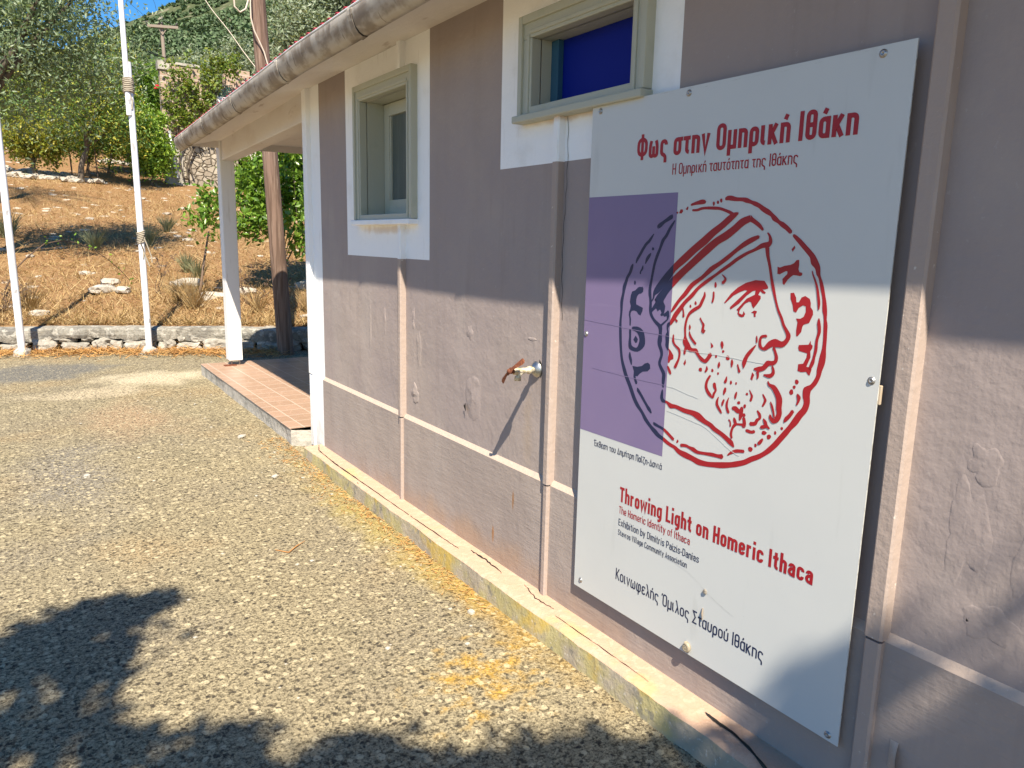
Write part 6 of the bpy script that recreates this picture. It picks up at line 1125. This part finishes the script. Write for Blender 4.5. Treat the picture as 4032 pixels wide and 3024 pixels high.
# stones lying on the field
mb = MB(); r_ = random.Random(12); m_fstone = MAT('field_limestone', (.42, .38, .32), .95, [dict(t='noise', s=5, lo=.45, hi=.65, c=(.33, .29, .24), f=.7), dict(t='noise', s=20, lo=.55, hi=.65, c=(.53, .49, .42), f=.7)], [('noise', 12, .6, .04)], spec=.1)
for i in range(150):
    d = 18*r_.random()**1.2; x = -5+14*r_.random(); y = yw(x)+.4+d; s_ = .02+.075*r_.random()**2.5
    rock(mb, (x, y, tz(x, y)+s_*.2), s_*1.5, s_, s_*.55, i*.77, rz=i, sub=1)
tag(mb.build('field_stones', m_fstone), 'small pale stones scattered over the dry slope', 'stones', kind='stuff')
big = [(745, 1055, 14.0, .16, 'grey'), (400, 1085, 13.6, .15, 'long flat'), (480, 1095, 13.5, .12, 'white'), (830, 1140, 12.9, .13, 'pale flat'), (850, 1130, 12.8, .11, 'squarish'), (150, 1165, 12.6, .09, 'small white'), (430, 1055, 14.2, .13, 'dark grey'), (690, 1050, 13.9, .11, 'white'), (1205, 1005, 13.2, .16, 'pale'), (960, 1080, 12.9, .14, 'shaded')]
where = ['in the grass right of the nearer white pole', 'below the bramble arch', 'beside the foot of the bramble arch', 'at the left edge of the porch post', 'just above the wall left of the porch post', 'low on the bank behind the left pole', 'in the grass under the arch top', 'close to the nearer white pole in the sun', 'right of the wooden pole under the bush', 'between porch post and wooden pole']
for i, ((px, py, y, s_, a), wh) in enumerate(zip(big, where)):
    q = at(px, py, y); mb = MB(); rock(mb, (q.x, y, tz(q.x, y)+s_*.25), s_*1.5, s_, s_*.55, i*3.3, rz=i*.7)
    tag(mb.build('field_stone', m_fstone), f'{a} stone {wh}', 'stone', 'larger stones on the slope')
# rubble bank and ring of stones below the shrubs
def heap(name, label, spots):
    mb = MB(); r_ = random.Random(len(spots)*7)
    for i, (px, y) in enumerate(spots):
        q = at(px, 650, y); x = q.x+.25*(r_.random()-.5); yy = y+.5*(r_.random()-.5); s_ = .07+.11*r_.random(); rock(mb, (x, yy, tz(x, yy)+s_*.15+.04*r_.random()), s_*1.4, s_, s_*.55, i*1.9, rz=i, sub=1)
    tag(mb.build(name, m_fstone), label, 'stones')
heap('rubble_bank', 'broken bank of pale stones under the yellow green shrub', [(px, 28.0+.5*((px*7) % 5)/5) for px in range(-20, 240, 9)]+[(px, 29.2+.5*((px*3) % 5)/5) for px in range(-20, 250, 7)])
heap('stone_ring', 'low ring of pale stones around the stakes', [(px, 27.6+.4*((px*3) % 4)/4) for px in range(245, 405, 7)])
heap('rubble_row', 'distant row of pale rubble at the top of the field', [(px, 33.5) for px in range(395, 530, 6)])
# scrub on the mountain
g = np.random.default_rng(70); cs = []
while len(cs) < 5200:
    y = 75+570*g.random()**.8; x = y*(-.02+.60*g.random())
    if hnoise(x, y, .012, 2) > -.28: cs.append((x, y, mz(x, y)))
cs = np.array(cs); n = len(cs); k = 26; s_ = (1.6+2.6*g.random(n))*(1+cs[:, 1]/900)
d = g.normal(size=(n, k, 3)); d /= np.linalg.norm(d, axis=2, keepdims=True); d[:, :, 2] = np.abs(d[:, :, 2])
s_ *= np.clip((655-cs[:, 1])/120, .35, 1)
P = (cs[:, None, :]+d*s_[:, None, None]*np.array([1, 1, .8])*(.5+.5*g.random((n, k, 1)))).reshape(-1, 3)
leaf_o = leaf_mesh('mountain_scrub', P, 2.3, LEAF('maquis_scrub', [(.075, .125, .055), (.105, .16, .07), (.055, .09, .042), (.14, .18, .095)], .8, .1), None, 71, .8, up=.8)
tag(leaf_o, 'dark green maquis covering the mountainside', 'scrub', kind='stuff')
# tree standing behind the camera: it throws the leafy shade on the forecourt
t = empty('shade_tree', (-2.3, -2.2, 0), 'broad leaved tree behind the viewer shading the forecourt', 'tree'); g = np.random.default_rng(99); Ps = []; ends = []
def shade(gx, gy, h, r, n, gzv=0.0, per=22):
    """a leaf clump h metres up whose shade falls at (gx, gy)"""
    h += 2.0; k = (h-gzv)/-SUN.z; c = np.array([gx-SUN.x*k, gy-SUN.y*k, h])
    ends.append(c); Ps.append(c+g.normal(size=(n*per, 3))*np.array([r, r, r*.45])*.46)
SHADE = [(0.3, 3.4, 3.6, 0.161, 5), (0.42, 3.46, 3.6, 0.092, 3), (0.2, 3.42, 3.5, 0.184, 7), (0.06, 3.36, 3.6, 0.207, 9), (-0.12, 3.25, 3.5, 0.23, 10), (-0.4, 3.22, 3.5, 0.287, 7), (0.1, 3.15, 3.3, 0.23, 10), (0.14, 2.98, 3.3, 0.138, 6), (-0.1, 2.95, 3.4, 0.287, 5), (-0.45, 2.85, 3.3, 0.402, 7), (0.02, 2.68, 3.4, 0.161, 6), (-0.3, 2.5, 3.3, 0.345, 6), (0.16, 2.5, 3.3, 0.115, 4), (0.34, 2.24, 3.2, 0.138, 6), (0.45, 2.25, 3.2, 0.115, 5), (0.36, 2.06, 3.3, 0.184, 8), (0.1, 2.2, 3.3, 0.253, 8), (0.0, 1.95, 3.3, 0.345, 6), (0.52, 2.0, 3.2, 0.149, 6), (0.7, 1.98, 3.3, 0.149, 7), (0.83, 1.93, 3.4, 0.138, 6), (0.72, 1.78, 3.2, 0.23, 9), (0.9, 1.7, 3.2, 0.207, 8), (1.1, 1.7, 3.3, 0.149, 7), (1.22, 1.64, 3.3, 0.149, 7), (1.1, 1.5, 3.2, 0.322, 12), (1.38, 1.6, 3.3, 0.149, 7), (1.5, 1.45, 3.3, 0.207, 8), (1.68, 1.28, 3.3, 0.23, 9), (1.8, 1.1, 4.6, 0.135, 3, 0.32), (1.8, 1.0, 4.6, 0.135, 3, 0.5), (1.8, 1.05, 4.6, 0.18, 4, 0.15), (1.8, 0.82, 4.7, 0.24, 4, 0.2), (1.5, 1.1, 3.4, 0.368, 14), (0.6, 1.4, 3.4, 0.402, 14), (0.1, 1.6, 3.3, 0.46, 8), (-0.5, 1.9, 3.3, 0.575, 9), (-1, 2.6, 3.4, 0.575, 9), (-1.2, 1.8, 3.6, 0.575, 9), (1.84, 0.55, 4.8, 0.21, 4, 0.35), (1.84, 0.45, 4.8, 0.21, 4, 0.15)]
for a in SHADE: shade(*a)
leaf_mesh('crown', np.concatenate(Ps), .10, BUSH, t, 98, .62, up=1.2)
mb = MB(); limbs(mb, (-2.3, -2.2, -.1), np.array(ends), g, .13, len(ends), .55); mb.build('trunk', m_bark, t)
